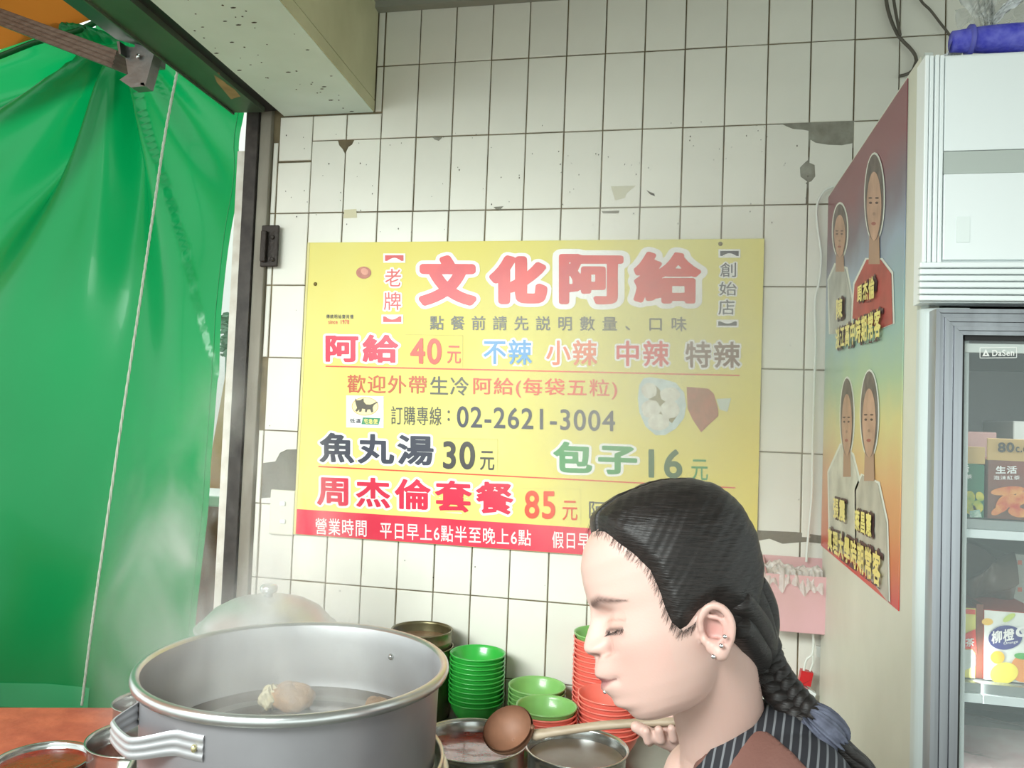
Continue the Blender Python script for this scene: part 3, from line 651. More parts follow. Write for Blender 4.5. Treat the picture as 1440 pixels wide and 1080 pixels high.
# door: ribbed aluminium frame, gasket, glass
dm = mat('door_aluminium', (176, 180, 186), .32, .75, rgb2=(150, 152, 158), vscale=40, stretch=(1, 1, .05)); DY = -.80
dx0, dx1, dz1 = at(1312, 600, Y=DY).x, at(1352, 600, Y=DY).x, at(1330, 435, Y=DY).z; dz0 = .28; w = (dx1 - dx0) / 6; dxr = FR - .01
door = empty('door', (dx0, DY, dz0)); door.location = Vector((dx0, DY, dz0)) - Vector(fr.location); door.parent = fr
for k in range(6):
    y = DY - .006 + (.0032 if k % 2 else 0) - .001 * (k == 0); x0 = dx0 + k * w; x1 = x0 + w - .0005; zt_ = dz1 - k * w; xr = dxr - k * w
    mb = MB(); yb = FY - .003
    mb.quadprism([(x0, y, dz0 + k * w), (x1, y, dz0 + (k + 1) * w), (x1, y, zt_ - w), (x0, y, zt_)], (0, yb - y, 0))
    mb.quadprism([(x0, y, zt_), (x1, y, zt_ - w + .0005), (xr - w, y, zt_ - w + .0005), (xr, y, zt_)], (0, yb - y, 0))
    mb.quadprism([(xr, y, dz0 + k * w), (xr, y, zt_), (xr - w, y, zt_ - w), (xr - w, y, dz0 + (k + 1) * w)], (0, yb - y, 0))
    mb.quadprism([(x0, y, dz0 + k * w), (xr, y, dz0 + k * w), (xr - w, y, dz0 + (k + 1) * w), (x1, y, dz0 + (k + 1) * w)], (0, yb - y, 0))
    mb.build('frame_rib', dm, door)
gx0, gz1 = dx1, dz1 - 6 * w
gk = MB(); gk.box(gx0, gx0 + .004, DY + .004, FY - .003, dz0 + .05, gz1); gk.box(gx0, dxr - 6 * w, DY + .004, FY - .003, gz1 - .006, gz1); gk.build('gasket', M['black'], door)
MB().box(gx0 + .004, dxr - 6 * w, DY + .006, DY + .010, dz0 + .05, gz1 - .006).build('glass_pane', film('door_glass', (190, 200, 200), .13, .05, 0), door)
MB().box(gx0 + .006, dxr - 6 * w, DY + .012, DY + .02, gz1 - .022, gz1 - .010).build('light_strip', mat('inner_strip', (226, 232, 226), .4), door)
def GP(px, py, l=0): v = at(px, py, Y=DY + .0055); v.y -= l; return v
lg = [(1378, 489), (1429.5, 488.5), (1429.5, 503), (1378, 503.5)]
for a, b in zip(lg, lg[1:] + lg[:1]):
    dxx, dyy = b[0] - a[0], b[1] - a[1]; L_ = math.hypot(dxx, dyy); nx, ny = -dyy / L_ * .5, dxx / L_ * .5
    flat([(a[0] - nx, a[1] - ny), (b[0] - nx, b[1] - ny), (b[0] + nx, b[1] + ny), (a[0] + nx, a[1] + ny)], 'logo_frame', W_, door, GP, .0004)
fill_loops([[(1381, 501), (1386, 491), (1391.5, 501)], [(1384.6, 499), (1388, 499), (1386.2, 495.5)]], lambda x, y: GP(x, y, .0006), 'logo_triangle', W_, door)
lettering('DaSen', GP, (1395, 492, 501), (1426, 491.5, 500.5), W_, door, .02, lift=.0006)
# interior
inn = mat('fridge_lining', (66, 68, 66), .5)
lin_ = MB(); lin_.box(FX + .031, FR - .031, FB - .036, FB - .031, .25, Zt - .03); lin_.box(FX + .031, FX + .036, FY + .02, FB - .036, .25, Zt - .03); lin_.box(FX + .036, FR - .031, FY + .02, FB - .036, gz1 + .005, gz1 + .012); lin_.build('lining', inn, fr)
sm_ = mat('shelf_white_edge', (226, 236, 236), .35); sgz = []
for (yt, yb_) in ((731, 757), (963, 990)):
    z1, z0 = at(1357, yt, Y=-.775).z, at(1357, yb_, Y=-.775).z; sgz.append(z1)
    MB().box(gx0 - .02, FR - .04, -.757, -.10, z1 - .006, z1 - .0005).build('shelf', mat('shelf_glass', (150, 160, 158), .2), fr)
    MB().box(gx0 - .02, FR - .04, -.762, -.757, z0 + .5 * (z1 - z0), z1).build('shelf_edge', mat('shelf_grey', (150, 158, 156), .4, .5), fr); MB().box(gx0 - .02, FR - .04, -.766, -.757, z0, z0 + .48 * (z1 - z0), .001).build('shelf_edge', sm_, fr)
z3 = sgz[1] - .24
MB().box(gx0 - .02, FR - .04, -.757, -.10, z3 - .01, z3 - .0005).build('shelf', mat('shelf_glass2', (150, 160, 158), .2), fr)
area_light('fridge_side_fill', (FX + .085, -.757, .95), (FX + .45, -.60, .95), .02, .6, .35, (.96, 1, 1))  # added fill that brightens the lower shelf, not a known fixture
fl_ = area_light('fridge_lamp', (FX + .36, -.70, gz1 - .03), (FX + .36, -.45, 1.0), .5, .02, 1.2, (.95, 1, 1))
CY = -.742
def CP(px, py, l=0): v = at(px, py, Y=CY); v.y -= l; return v
def carton(name, x0, x1, ytop, zbase, depth, front, side, label, group, tilt=0):
    a, b = CP(x0, ytop), CP(x1, ytop); e_ = empty(name, (a.x, CY, zbase), label, 'carton', group)
    o = MB(); o.box(a.x, b.x, CY + .001, CY + depth, zbase + .0005, a.z, .001); o.build('carton_body', side, e_)
    MB().quadprism([(a.x + .0005, CY + .0008, zbase + .001), (b.x - .0005, CY + .0008, zbase + .001), (b.x - .0005, CY + .0008, a.z - .001), (a.x + .0005, CY + .0008, a.z - .001)], (0, -.0006, 0)).build('front_panel', front, e_); return e_
kraft = mat('kraft_tan', (196, 164, 108), .7); gcar = mat('carton_green', (44, 116, 84), .45, var=.2); rcar = mat('carton_red', (146, 70, 58), .45, rgb2=(92, 84, 74), vscale=9); whc = mat('carton_white', (232, 236, 228), .45)
oran = mat('carton_brown_side', (126, 66, 44), .6, var=.25, vscale=40)
zA = sgz[0]
c1 = carton('drink_carton', 1340, 1385, 652, zA, .14, gcar, gcar, 'green tea drink carton on the upper shelf behind the door frame edge', 'cartons on the upper shelf')
lettering('活', CP, (1345, 654, 664), (1362, 654, 664), W_, c1, .03, lift=.003); lettering('茶', CP, (1357, 667, 673), (1366, 667, 673), W_, c1, .01, lift=.003)
for x, y, r_ in ((1362, 700, 10), (1374, 712, 9), (1364, 716, 9), (1377, 698, 7)): flat(ell(x, y, r_, r_ * .8, rot=x), 'printed_petal', mat('print_yellow', (232, 206, 70), .5, rgb2=(120, 160, 60), vscale=60), c1, CP, .002 + r_ * .0001)
flat([(1362, 718), (1376, 716), (1379, 727), (1362, 727)], 'printed_pattern', mat('print_pale', (206, 224, 206), .5, rgb2=(120, 170, 150), vscale=300), c1, CP, .0045)
c2 = carton('drink_carton', 1390, 1462, 646, zA, .14, rcar, rcar, 'red black tea drink carton on the upper shelf', 'cartons on the upper shelf')
lettering('生活', CP, (1399, 655, 666), (1429, 655, 666), W_, c2, .03, lift=.003); lettering('泡沫紅茶', CP, (1396, 668.5, 674.5), (1433, 668.5, 674.5), W_, c2, .01, lift=.003, res=.03)
for x, y, rx, ry, rt in ((1416, 690, 24, 6, -.1), (1410, 708, 9, 14, .6), (1424, 706, 9, 12, -.5), (1434, 700, 8, 10, .2), (1402, 718, 10, 5, -.5), (1430, 720, 14, 7, .2)):
    flat(ell(x, y, rx, ry, rot=rt), 'printed_pattern', mat('print_warm', (226, 164, 92), .5, rgb2=(196, 70, 50), vscale=70), c2, CP, .0024 + abs(x - 1400) * .00003)
# price strips standing above the cartons
c3 = carton('price_card', 1340, 1386, 627, CP(1350, 652).z + .0, .004, kraft, kraft, 'tan paper strip on top of the green carton', None); c3['category'] = 'card'
c4 = carton('price_card', 1389, 1462, 616, CP(1350, 646).z + .0, .004, kraft, kraft, 'tan price strip reading 80 above the red carton', None); c4['category'] = 'card'
lettering('80', CP, (1402, 622, 636), (1425, 622, 636), INK['dark'], c4, .03, lift=.003); lettering('c.c', CP, (1427, 628, 636), (1443, 628, 636), INK['dark'], c4, .02, lift=.003)
lettering('生活泡沫', CP, (1345, 630, 636), (1383, 630, 636), INK['burnt'], c3, .01, lift=.003, res=.03) if False else None
for k, (y0, h) in enumerate(((600, 9), (588, 8))):   # boxes further back
    a = at(1340, y0, Y=-.6); b = at(1372 - 4 * k, y0, Y=-.6)
bk1 = at(1345, 606, Y=-.52); bk2 = at(1402, 606, Y=-.52); bk3 = at(1425, 592, Y=-.52)
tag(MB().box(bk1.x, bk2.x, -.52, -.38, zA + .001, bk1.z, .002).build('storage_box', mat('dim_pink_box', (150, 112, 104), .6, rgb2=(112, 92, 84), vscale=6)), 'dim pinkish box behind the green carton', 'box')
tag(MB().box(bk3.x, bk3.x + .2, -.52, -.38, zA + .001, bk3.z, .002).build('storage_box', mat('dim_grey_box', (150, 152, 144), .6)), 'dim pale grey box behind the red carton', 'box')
# middle shelf: white boxes stacked behind, two juice cartons in front
zB = sgz[1]
b1 = at(1410, 850, Y=-.60); b2 = at(1410, 815, Y=-.60)
for k, (pyt, pyb) in enumerate(((816, 856), (778, 814))):
    p0, p1 = at(1414, pyt, Y=-.60), at(1414, pyb, Y=-.60)
    o = MB().box(p0.x, p0.x + .22, -.60, -.42, (zB + .001 if k == 0 else p1.z - .003), p0.z, .002).build('storage_box', mat('white_box%d' % k, (206, 208, 196), .6, var=.1, vscale=20))
    tag(o, ('lower' if k == 0 else 'upper') + ' white box of the pair behind the juice cartons', 'box')
    g_ = lambda x, y, l=0: at(x, y, Y=-.6005) - Vector((0, l, 0))
    flat([(1417, pyt + 14), (1421, pyt + 12), (1421, pyt + 20), (1417, pyt + 21)], 'printed_mark', INK['grey'], o, g_, .0006); flat([(1431, pyt + 10), (1437, pyt + 10), (1437, pyt + 16), (1431, pyt + 16)], 'printed_mark', INK['salmon'], o, g_, .0006)
bgm = MB(); G2 = []
for i in range(16):
    row = []
    for j in range(14):
        u, v = i / 15, j / 13; a = at(1352 + 76 * u, 770 + 85 * v + 12 * u * (1 - v), Y=-.62 - .06 * math.sin(PI * v)); row.append(a + Vector((0, .014 * math.sin(u * 9 + v * 5), .008 * math.sin(u * 7 + v * 11))))
    G2.append(row)
bgm.grid(G2); tag(bgm.build('plastic_sack', mat('dusty_brown_film', (120, 106, 94), .3, var=.2, translucent=.2)), 'brownish crumpled plastic sack at the back of the middle shelf', 'sack')
cA = carton('juice_carton', 1335, 1373, 852, zB, .12, mat('juice_pale_yellow', (226, 222, 96), .45, rgb2=(236, 230, 150), vscale=10), oran, 'yellow and red lemon tea carton at the left of the middle shelf', 'juice cartons')
flat([(1352, 856), (1371, 857), (1371, 864), (1352, 862)], 'printed_band', INK['orange'], cA, CP, .0018)
flat([(1352, 893), (1371, 884), (1373, 921), (1366, 912), (1352, 912)], 'printed_band', mat('print_red', (222, 60, 44), .45), cA, CP, .002); lettering('茶', CP, (1357, 897, 909), (1369, 896, 908), W_, cA, .02, lift=.003)
flat([(1352, 913), (1366, 913), (1371, 922), (1371, 935), (1352, 944)], 'printed_ground', mat('print_pale_blue', (206, 216, 214), .5, var=.1), cA, CP, .0022)
cB = carton('juice_carton', 1384, 1470, 857, zB, .12, whc, mat('carton_red_edge', (170, 62, 46), .5), 'white orange juice carton with blue oval and printed oranges', 'juice cartons')
cS = MB(); a, b = CP(1374, 850), CP(1385, 850); cS.box(a.x, b.x - .0005, CY + .003, CY + .12, zB + .0005, a.z, .0008); tag(cS.build('juice_carton', oran), 'brown-sided carton wedged between the yellow and the white carton', 'carton', 'juice cartons')
flat(ell(1413, 896, 24, 17, rot=-.12), 'printed_oval', mat('print_navy', (56, 56, 130), .45), cB, CP, .0022); flat(ell(1418, 868, 4, 10, rot=1.0), 'printed_leaf', mat('print_lime', (196, 216, 110), .5), cB, CP, .0026)
lettering('柳橙', CP, (1393, 887, 905), (1425, 882, 899), W_, cB, .03, lift=.0034); lettering('C', CP, (1427, 881, 896), (1443, 879, 894), W_, cB, .06, lift=.0034); lettering('Orange', CP, (1410, 902, 907), (1430, 899, 904), W_, cB, .01, lift=.0034, res=.03)
flat(ell(1388, 874, 8, 5), 'printed_fruit', mat('print_orange0', (240, 196, 90), .5), cB, CP, .0016)
flat(ell(1402, 924, 10, 9), 'printed_fruit', mat('print_orange1', (240, 190, 60), .5, var=.15), cB, CP, .0018); flat(ell(1438, 940, 18, 19), 'printed_fruit', mat('print_orange2', (240, 160, 90), .5, var=.15), cB, CP, .0020)
flat(ell(1411, 946, 20, 15, rot=-.2), 'printed_fruit', mat('print_lemon', (248, 232, 90), .5, var=.1), cB, CP, .0024); flat(ell(1436, 922, 11, 4.5, rot=.1), 'printed_leaf', mat('print_leafg', (90, 176, 90), .5), cB, CP, .0028)
for k, (x0, x1) in enumerate(((1350, 1440), (1366, 1452))):
    a, b = at(x0, 846 - 3 * k, Y=-.70), at(x1, 850, Y=-.70)
# lowest visible shelf: bagged flat packets
pk = mat('pink_packet', (214, 150, 160), .4, rgb2=(230, 214, 206), vscale=18, stretch=(1, 1, 5))
bg2 = empty('frozen_food_bag', (.72, -.7, z3 + .002), 'clear bag of pale pink flat packets on the lowest visible shelf', 'bag')
for k in range(7):
    zz = z3 + .008 + k * .013; MB().box(.70 + .004 * k + .0, 1.0, -.735 + .003 * k, -.5, zz, zz + .011, .003).build('packet', pk, bg2, local=False)
G3 = []
for i in range(24):
    row = []
    for j in range(18):
        u, v = i / 23, j / 17; x = .695 + .35 * u; zz = z3 + .11 + .055 * u + .012 * math.sin(u * 11 + v * 6) ; y = -.745 + .2 * v
        if j < 5: zz = z3 + .004 + (zz - z3) * j / 5; y = -.742 - .006 * math.sin(u * 17 + j)
        row.append((x, y, zz))
    G3.append(row)
MB().grid(G3).build('bag_film', film('bag_film', (226, 222, 214), .3, .3), bg2)

# things on top of the fridge
br_ = empty('rolled_mat', (.72, -.72, Zt), 'blue roll lying on top of the fridge under clear plastic', 'roll')
ra, rb = at(1338, 73, Y=-.74), at(1470, 66, Y=-.74); zr_ = Zt + .024
rl = MB(); rl.tube([(ra.x + (.5) * k / 12, -.74 + .002 * math.sin(k), max(zr_, hz1 + .0) + .0015 * math.sin(k * 1.3)) for k in range(13)], [.015, .019] + [.0215] * 11, 20); rl.build('roll', mat('blue_woven', (64, 66, 196), .7, rgb2=(116, 118, 216), vscale=70, bump=.5, bscale=260), br_)
cb = MB(); cb.tube([(ra.x + .022, -.74, zr_ + .0), (ra.x + .027, -.74, zr_)], .0228, 20); cb.build('binding', mat('violet_band', (96, 98, 190), .5), br_)
pb = empty('plastic_bag', (.8, -.70, Zt), 'big clear plastic bag bundled around the blue roll', 'bag')
def sheet(P, Q, n=26, m_=14, amp=.006, seed=0):
    G = []
    P = smooth_path(P, n); Q = smooth_path(Q, n); L_ = min(len(P), len(Q))
    for i in range(L_):
        G.append([P[i].lerp(Q[i], j / m_) + Vector((0, amp * math.sin(j * 2.3 + i * .21 + seed), amp * .6 * math.sin(j * 1.7 + i * .3))) for j in range(m_ + 1)])
    return G
pf = film('clear_bag', (236, 242, 244), .55, .12); pf2 = film('clear_bag_white', (240, 244, 246), .85, .2)
MB().grid(sheet([at(1327, 80, Y=-.74), at(1338, 62, Y=-.74), at(1360, 46, Y=-.74), at(1385, 38, Y=-.74), at(1412, 40, Y=-.74)], [at(1350, 84, Y=-.66), at(1358, 70, Y=-.66), at(1372, 62, Y=-.66), at(1390, 60, Y=-.66), at(1412, 64, Y=-.66)])).build('bag_fold', pf2, pb)
MB().grid(sheet([at(1340, 0, Y=-.60), at(1362, 14, Y=-.62), at(1382, 36, Y=-.70), at(1384, 60, Y=-.73)], [at(1412, -50, Y=-.60), at(1400, -20, Y=-.64), at(1398, 20, Y=-.70), at(1392, 60, Y=-.73)], amp=.008, seed=2)).build('bag_fold', pf, pb)
MB().grid(sheet([at(1438, -14, Y=-.70), at(1412, 6, Y=-.70), at(1392, 30, Y=-.71), at(1382, 58, Y=-.72)], [at(1450, -4, Y=-.70), at(1420, 14, Y=-.70), at(1400, 36, Y=-.71), at(1388, 60, Y=-.72)], amp=.003, seed=4)).build('bag_fold', pf2, pb)
MB().grid(sheet([at(1340, 20, Y=-.52), at(1360, 40, Y=-.56), at(1380, 55, Y=-.6)], [at(1500, -60, Y=-.45), at(1500, 0, Y=-.5), at(1500, 50, Y=-.55)], amp=.012, seed=5)).build('bag_fold', film('clear_bag_thin', (220, 226, 226), .42, .1), pb)

# poster on the fridge side
PXo = FX - .0015
def PP(px, py, l=0): v = at(px, py, X=PXo); v.x -= l; return v
po = empty('poster', PP(1266, 860), 'tall poster with four people and yellow lettering on the fridge side', 'poster')
pcn = [(1165, 276), (1274, 116), (1266, 860), (1158.5, 771)]; PC = [PP(*c) for c in pcn]
ya, yb3 = PC[0].y, (PC[1].y + PC[2].y) / 2; z1p, z0p = (PC[0].z + PC[1].z) / 2, (PC[2].z + PC[3].z) / 2
pmt = bpy.data.materials.new('poster_print'); pmt.use_nodes = True; N = pmt.node_tree.nodes; L = pmt.node_tree.links
tc = N.new('ShaderNodeTexCoord'); sep = N.new('ShaderNodeSeparateXYZ'); nz = N.new('ShaderNodeTexNoise'); nz.inputs['Scale'].default_value = 9; mr = N.new('ShaderNodeMapRange'); ad = N.new('ShaderNodeMath'); mu = N.new('ShaderNodeMath'); mu.operation = 'MULTIPLY'; mu.inputs[1].default_value = .12
cr = N.new('ShaderNodeValToRGB'); L.new(tc.outputs['Generated'], sep.inputs[0]); L.new(tc.outputs['Object'], nz.inputs['Vector']); L.new(nz.outputs['Fac'], mu.inputs[0]); L.new(sep.outputs['Z'], ad.inputs[0]); L.new(mu.outputs[0], ad.inputs[1]); L.new(ad.outputs[0], cr.inputs[0])
L.new(cr.outputs[0], N['Principled BSDF'].inputs['Base Color']); N['Principled BSDF'].inputs['Roughness'].default_value = .35
for i, (p_, c_) in enumerate(((.05, (204, 48, 50)), (.13, (204, 118, 78)), (.26, (214, 160, 112)), (.40, (210, 202, 138)), (.50, (168, 194, 156)), (.62, (146, 182, 182)), (.76, (146, 164, 184)), (.88, (112, 96, 108)), (.97, (134, 78, 86)))):
    e_ = cr.color_ramp.elements[i] if i < 2 else cr.color_ramp.elements.new(p_); e_.position = p_; e_.color = lin(c_) + (1,)
MB().box(PXo - .0004, PXo + .0009, yb3, ya, z0p, z1p).build('sheet', pmt, po)
PP0 = PP
OD = mat('printed_dark', (92, 72, 66), .5)
HAL = mat('halo_white', (220, 224, 214), .5)
def fig(head, body, hair, cl, skin=(202, 164, 140), hm=(92, 84, 80), hairfrac=.38, up_=0):  # poster and figure colours paled, so haze is painted into the print
    PP = lambda a, b, l: PP0(a, b, l + up_)
    x, y, rx, ry = head
    for grow, mm, lf in ((2.2, HAL, .0006), (0, mat('printed_cloth', cl, .5, rgb2=tuple(int(c * .8) for c in cl), vscale=14), .0012)):
        cx = sum(p[0] for p in body) / len(body); cy = sum(p[1] for p in body) / len(body)
        flat([(px + (grow if px > cx else -grow), py + (0 if py > cy else -grow)) for px, py in body], 'printed_clothing' if not grow else 'printed_outline', mm, po, PP, lf)
    hy = y - ry * .22; hr = ry * .78
    flat(ell(x, hy, rx + 1.8, hr + 3), 'printed_outline', HAL, po, PP, .0008)
    flat([(x - rx * .5, y + ry * .3), (x + rx * .5, y + ry * .3), (x + rx * .62, y + ry * .98), (x - rx * .62, y + ry * .98)], 'printed_neck', mat('printed_neck', tuple(int(c * .86) for c in skin), .5), po, PP, .0014)
    flat(ell(x, hy, rx, hr), 'printed_hair', mat('printed_hair', hm, .5, rgb2=tuple(int(c * 1.4) for c in hm), vscale=30), po, PP, .0016)
    fy = hy + hr * .20; fh = hr * .80
    flat([(x + .3 + rx * .8 * (1 - .16 * max(0, math.sin(t))) * math.cos(t), fy + fh * math.sin(t)) for t in [2 * PI * k / 26 for k in range(26)]], 'printed_face', mat('printed_skin', skin, .5, rgb2=tuple(int(c * .84) for c in skin), vscale=18), po, PP, .0020)
    for s_ in (-1, 1):
        flat(ell(x + s_ * rx * .34, fy - fh * .10, rx * .17, fh * .035, 10), 'printed_eye', OD, po, PP, .0024); flat(ell(x + s_ * rx * .36, fy - fh * .24, rx * .22, fh * .025, 10), 'printed_brow', OD, po, PP, .0024)
    flat(ell(x + rx * .04, fy + fh * .22, rx * .16, fh * .05, 10), 'printed_nose', mat('printed_nose', tuple(int(c * .78) for c in skin), .5), po, PP, .0024)
    flat(ell(x, fy + fh * .50, rx * .26, fh * .05, 10), 'printed_mouth', mat('printed_lip', (160, 96, 86), .5), po, PP, .0024)
fig((1182, 335, 10, 48), [(1168, 470), (1166, 395), (1176, 372), (1190, 378), (1198, 420), (1197, 470)], None, (196, 198, 192))
fig((1231, 295, 13, 78), [(1200, 448), (1203, 400), (1220, 365), (1240, 365), (1255, 385), (1257, 455), (1240, 462)], None, (190, 92, 86), hm=(88, 80, 76), hairfrac=.5, up_=.0006)
fig((1192, 602, 9, 70), [(1168, 770), (1166, 665), (1184, 625), (1199, 640), (1212, 690), (1212, 792)], None, (214, 214, 200))
fig((1224, 600, 12, 78), [(1206, 790), (1205, 690), (1214, 668), (1236, 680), (1248, 735), (1251, 848)], None, (198, 194, 180), up_=.0006)
YI = INK['yellow']; OI = mat('outline_dark', (88, 62, 66), .5)
def PT(s, p0, p1, b=.03): lettering(s, PP, p0, p1, YI, po, b, .12, OI, lift=.0076, gap=.02)
PT('周杰倫', (1211, 403, 425), (1236, 386, 420)); PT('淡江高中時期常客', (1180, 462, 492), (1245, 432, 474))
PT('陳', (1181, 421, 450), (1190, 417, 448))
PT('蔡昌憲', (1208, 716, 745), (1232, 722, 757)); PT('張震', (1177, 700, 728), (1194, 705, 736))
PT('真理大學時期常客', (1169, 741, 773), (1245, 778, 828))

# pink box on the wall with a bag in it, cables
pkm = mat('pink_plastic', (224, 178, 182), .42, rgb2=(212, 168, 166), vscale=8, bump=.05)
BY = -.085
pbx = empty('wall_box', at(1120, 888, Y=0), 'pink plastic open-top box fixed to the tiles beside the fridge', 'box')
tl, trr, bl_, brr = at(1077, 806, Y=BY), at(1174, 803, Y=BY), at(1092, 888, Y=BY), at(1170, 888, Y=BY)
wl = at(1075, 785, Y=-.002).x; zt1 = at(1120, 783, Y=-.004).z
m = MB()
def shell(xl, xr, xbl, xbr, yf, yb, zt, zb, ztb):
    return [(xbl, yf + .006, zb), (xbr, yf + .006, zb), (xbr, yb, zb), (xbl, yb, zb), (xl, yf, zt), (xr, yf, zt), (xr, yb, ztb), (xl, yb, ztb)]
outr = shell(tl.x, trr.x, tl.x + .012, trr.x - .004, BY, -.002, tl.z, bl_.z, zt1); t_ = .003
innr = shell(tl.x + t_, trr.x - t_, tl.x + .012 + t_, trr.x - .004 - t_, BY + t_, -.002 - t_, tl.z, bl_.z + t_, zt1)
m.add(outr, [(0, 3, 2, 1), (0, 1, 5, 4), (1, 2, 6, 5), (2, 3, 7, 6), (3, 0, 4, 7)]); m.add(innr, [(0, 1, 2, 3), (0, 4, 5, 1), (1, 5, 6, 2), (2, 6, 7, 3), (3, 7, 4, 0)])
nn = len(outr); m.add([outr[4], outr[5], outr[6], outr[7], innr[4], innr[5], innr[6], innr[7]], [(0, 1, 5, 4), (1, 2, 6, 5), (2, 3, 7, 6), (3, 0, 4, 7)])
me = m.mesh('box_body', pkm); bmx = bmesh.new(); bmx.from_mesh(me); bmesh.ops.remove_doubles(bmx, verts=bmx.verts, dist=1e-5); bmesh.ops.bevel(bmx, geom=[e_ for e_ in bmx.edges if e_.calc_length() > .03], offset=.0014, segments=2, affect='EDGES'); bmx.to_mesh(me); bmx.free()
link_mesh('box_body', me, pbx)
from mathutils import noise as _mn
def nval(a, b, c): return _mn.noise(Vector((a, b, c * 7.3)))
G4 = []
for i in range(80):
    row = []
    for j in range(36):
        u, v = i / 79, j / 35; x = tl.x - .004 + (trr.x - tl.x - .02) * u; y = BY - .003 + .075 * v
        z = tl.z - .012 + .030 * math.sin(PI * v * .8 + .2) + .5 * (nval(u * 6, v * 4, 1)) * .036 + nval(u * 15, v * 9, 2) * .006 - .006 * u; y += nval(u * 14, v * 8, 3) * .012 - .004; z -= max(0, .12 - v) * .16 * (1 + .6 * nval(u * 8, 0, 5))
        row.append((x, y, z))
    G4.append(row)
ob = MB().grid(G4).build('plastic_bag', film('bag_in_box', (232, 230, 222), .55, .15, 1)); tag(ob, 'crumpled clear plastic bag stuffed into the pink wall box', 'bag')
def cable(name, P, r, m, label, cat='cable'): return tag(MB().tube(smooth_path(P, 10), r, 8).build(name, m), label, cat)
wc = mat('white_cable', (222, 226, 218), .4)
cable('white_cable', [at(x, y, Y=-.02) for x, y in [(1172, 262), (1158, 270), (1149, 290), (1150, 320), (1155, 360), (1152, 395), (1146, 425), (1147, 480), (1145, 540), (1143, 620), (1142, 690), (1139, 730), (1135, 772), (1134, 790)]], .0028, wc, 'white cable looping out from behind the poster down to the pink box')
cable('white_cable', [at(x, y, Y=-.05) for x, y in [(1143, 886), (1144, 905), (1142, 920), (1134, 928), (1130, 944)]], .0026, wc, 'short white cable hanging under the pink box')
cable('white_cable', [at(x, y, Y=-.05) for x, y in [(1143, 920), (1143, 932), (1139, 944)]], .0022, wc, 'short white cable end twisted beside the red connector')
rc = empty('connector', at(1132, 955, Y=-.05), 'red connector hanging from the white cable under the pink box', 'connector')
rdm = mat('red_plastic', (200, 34, 40), .35)
MB().quadprism([at(x, y, Y=-.055) for x, y in [(1127, 943), (1144, 947), (1140, 966), (1123, 962)]], (0, .02, 0)).build('connector_body', rdm, rc)
MB().quadprism([at(x, y, Y=-.055) for x, y in [(1120, 962), (1136, 968), (1132, 980), (1118, 974)]], (0, .022, 0)).build('connector_plug', mat('pink_white_plastic', (226, 150, 160), .35), rc, label='pink plug')
MB().quadprism([at(x, y, Y=-.055) for x, y in [(1137, 969), (1148, 976), (1144, 985), (1134, 979)]], (0, .018, 0)).build('connector_cap', M['white'], rc, label='white cap')
MB().quadprism([at(x, y, Y=-.012) for x, y in [(1148, 908), (1156, 910), (1157, 925), (1149, 924)]], (0, .008, 0)).build('wall_clip', wc, label=None); tag(bpy.data.objects['wall_clip'], 'small white clip on the tiles under the pink box', 'clip')
dc = mat('dark_cable', (92, 88, 78), .5)
cable('dark_cable', [at(x, y, Y=-.012) for x, y in [(1245, -20), (1247, 5), (1253, 28), (1262, 48), (1270, 58), (1280, 68), (1287, 78), (1289, 90)]], .0042, dc, 'thick grey cable running down the tiles left of the fridge top')
cable('dark_cable', [at(x, y, Y=-.02) for x, y in [(1254, -20), (1258, 8), (1262, 30), (1266, 50)]], .0036, dc, 'grey cable crossing behind the thick cable left of the fridge top')
cable('dark_cable', [at(x, y, Y=-.012) for x, y in [(1285, -20), (1296, 2), (1308, 14), (1322, 32), (1333, 46), (1340, 56)]], .003, dc, 'thin grey cable slanting down behind the plastic bag')
cable('dark_cable', [at(x, y, Y=-.012) for x, y in [(1289, 84), (1284, 98), (1276, 104), (1265, 107)]], .004, dc, 'short bent grey cable end at the fridge corner')

# ================================================================ COUNTER AND KITCHENWARE
CT = .82
ctm = mat('worktop_steel', (168, 168, 160), .28, .85, var=.2, vscale=6, bump=.05)
cn = empty('counter', (-.3, 0, 0), 'stainless steel counter along the tiled wall under the pots', 'counter')
MB().box(-.70, .64, -.66, -.003, CT - .04, CT, .004).build('worktop', ctm, cn); MB().box(-.70, .03, -1.16, -.661, CT - .04, CT, .004).build('worktop', ctm, cn)
for x, y in ((-.67, -1.13), (0, -1.13), (-.67, -.04), (.6, -.04), (.6, -.63)): MB().tube([(x, y, .0005), (x, y, CT - .04)], .018, 12).build('leg', M['steel'], cn)
MB().box(-.68, .6, -.62, -.05, .25, .27).build('under_shelf', ctm, cn)

lg_ = MB(); lg_.quadprism([(-.702, -1.2, .005), (-.702, -.20, .005), (-1.242, -.369, .005), (-2.3, -.69, .005), (-2.3, -1.2, .005)], (0, 0, CT - .005)); tag(lg_.build('masonry_ledge', mat('terracotta_ledge', (206, 112, 80), .75, rgb2=(168, 82, 60), vscale=14, bump=1, bscale=34)), 'rough terracotta ledge under the tarp at bottom left', 'ledge')
PXc, PYc, PZ, PR = -.273, -.813, 1.153, .24
pot = empty('steamer_pot', (PXc, PYc, 1.0), 'big open aluminium steamer pot steaming in the foreground', 'pot')
def L(prof, c, name, m, parent, n=72, label=None): return MB().lathe(prof, c, n).build(name, m, parent, label)
wallp = [(0, .040), (.17, .040), (.205, .043), (.2195, .055), (.2225, .09), (.2235, .155), (.2255, .172)]
rim_ = [(.2275, .180), (.2310, .1845), (.2360, .1850), (.2402, .1815), (.2412, .1760), (.2395, .1700), (.2340, .1680), (.2285, .1690)]
outer = [(.2262, .165), (.2250, .12), (.2242, .06), (.2235, .03), (.21, .021), (0, .02)]
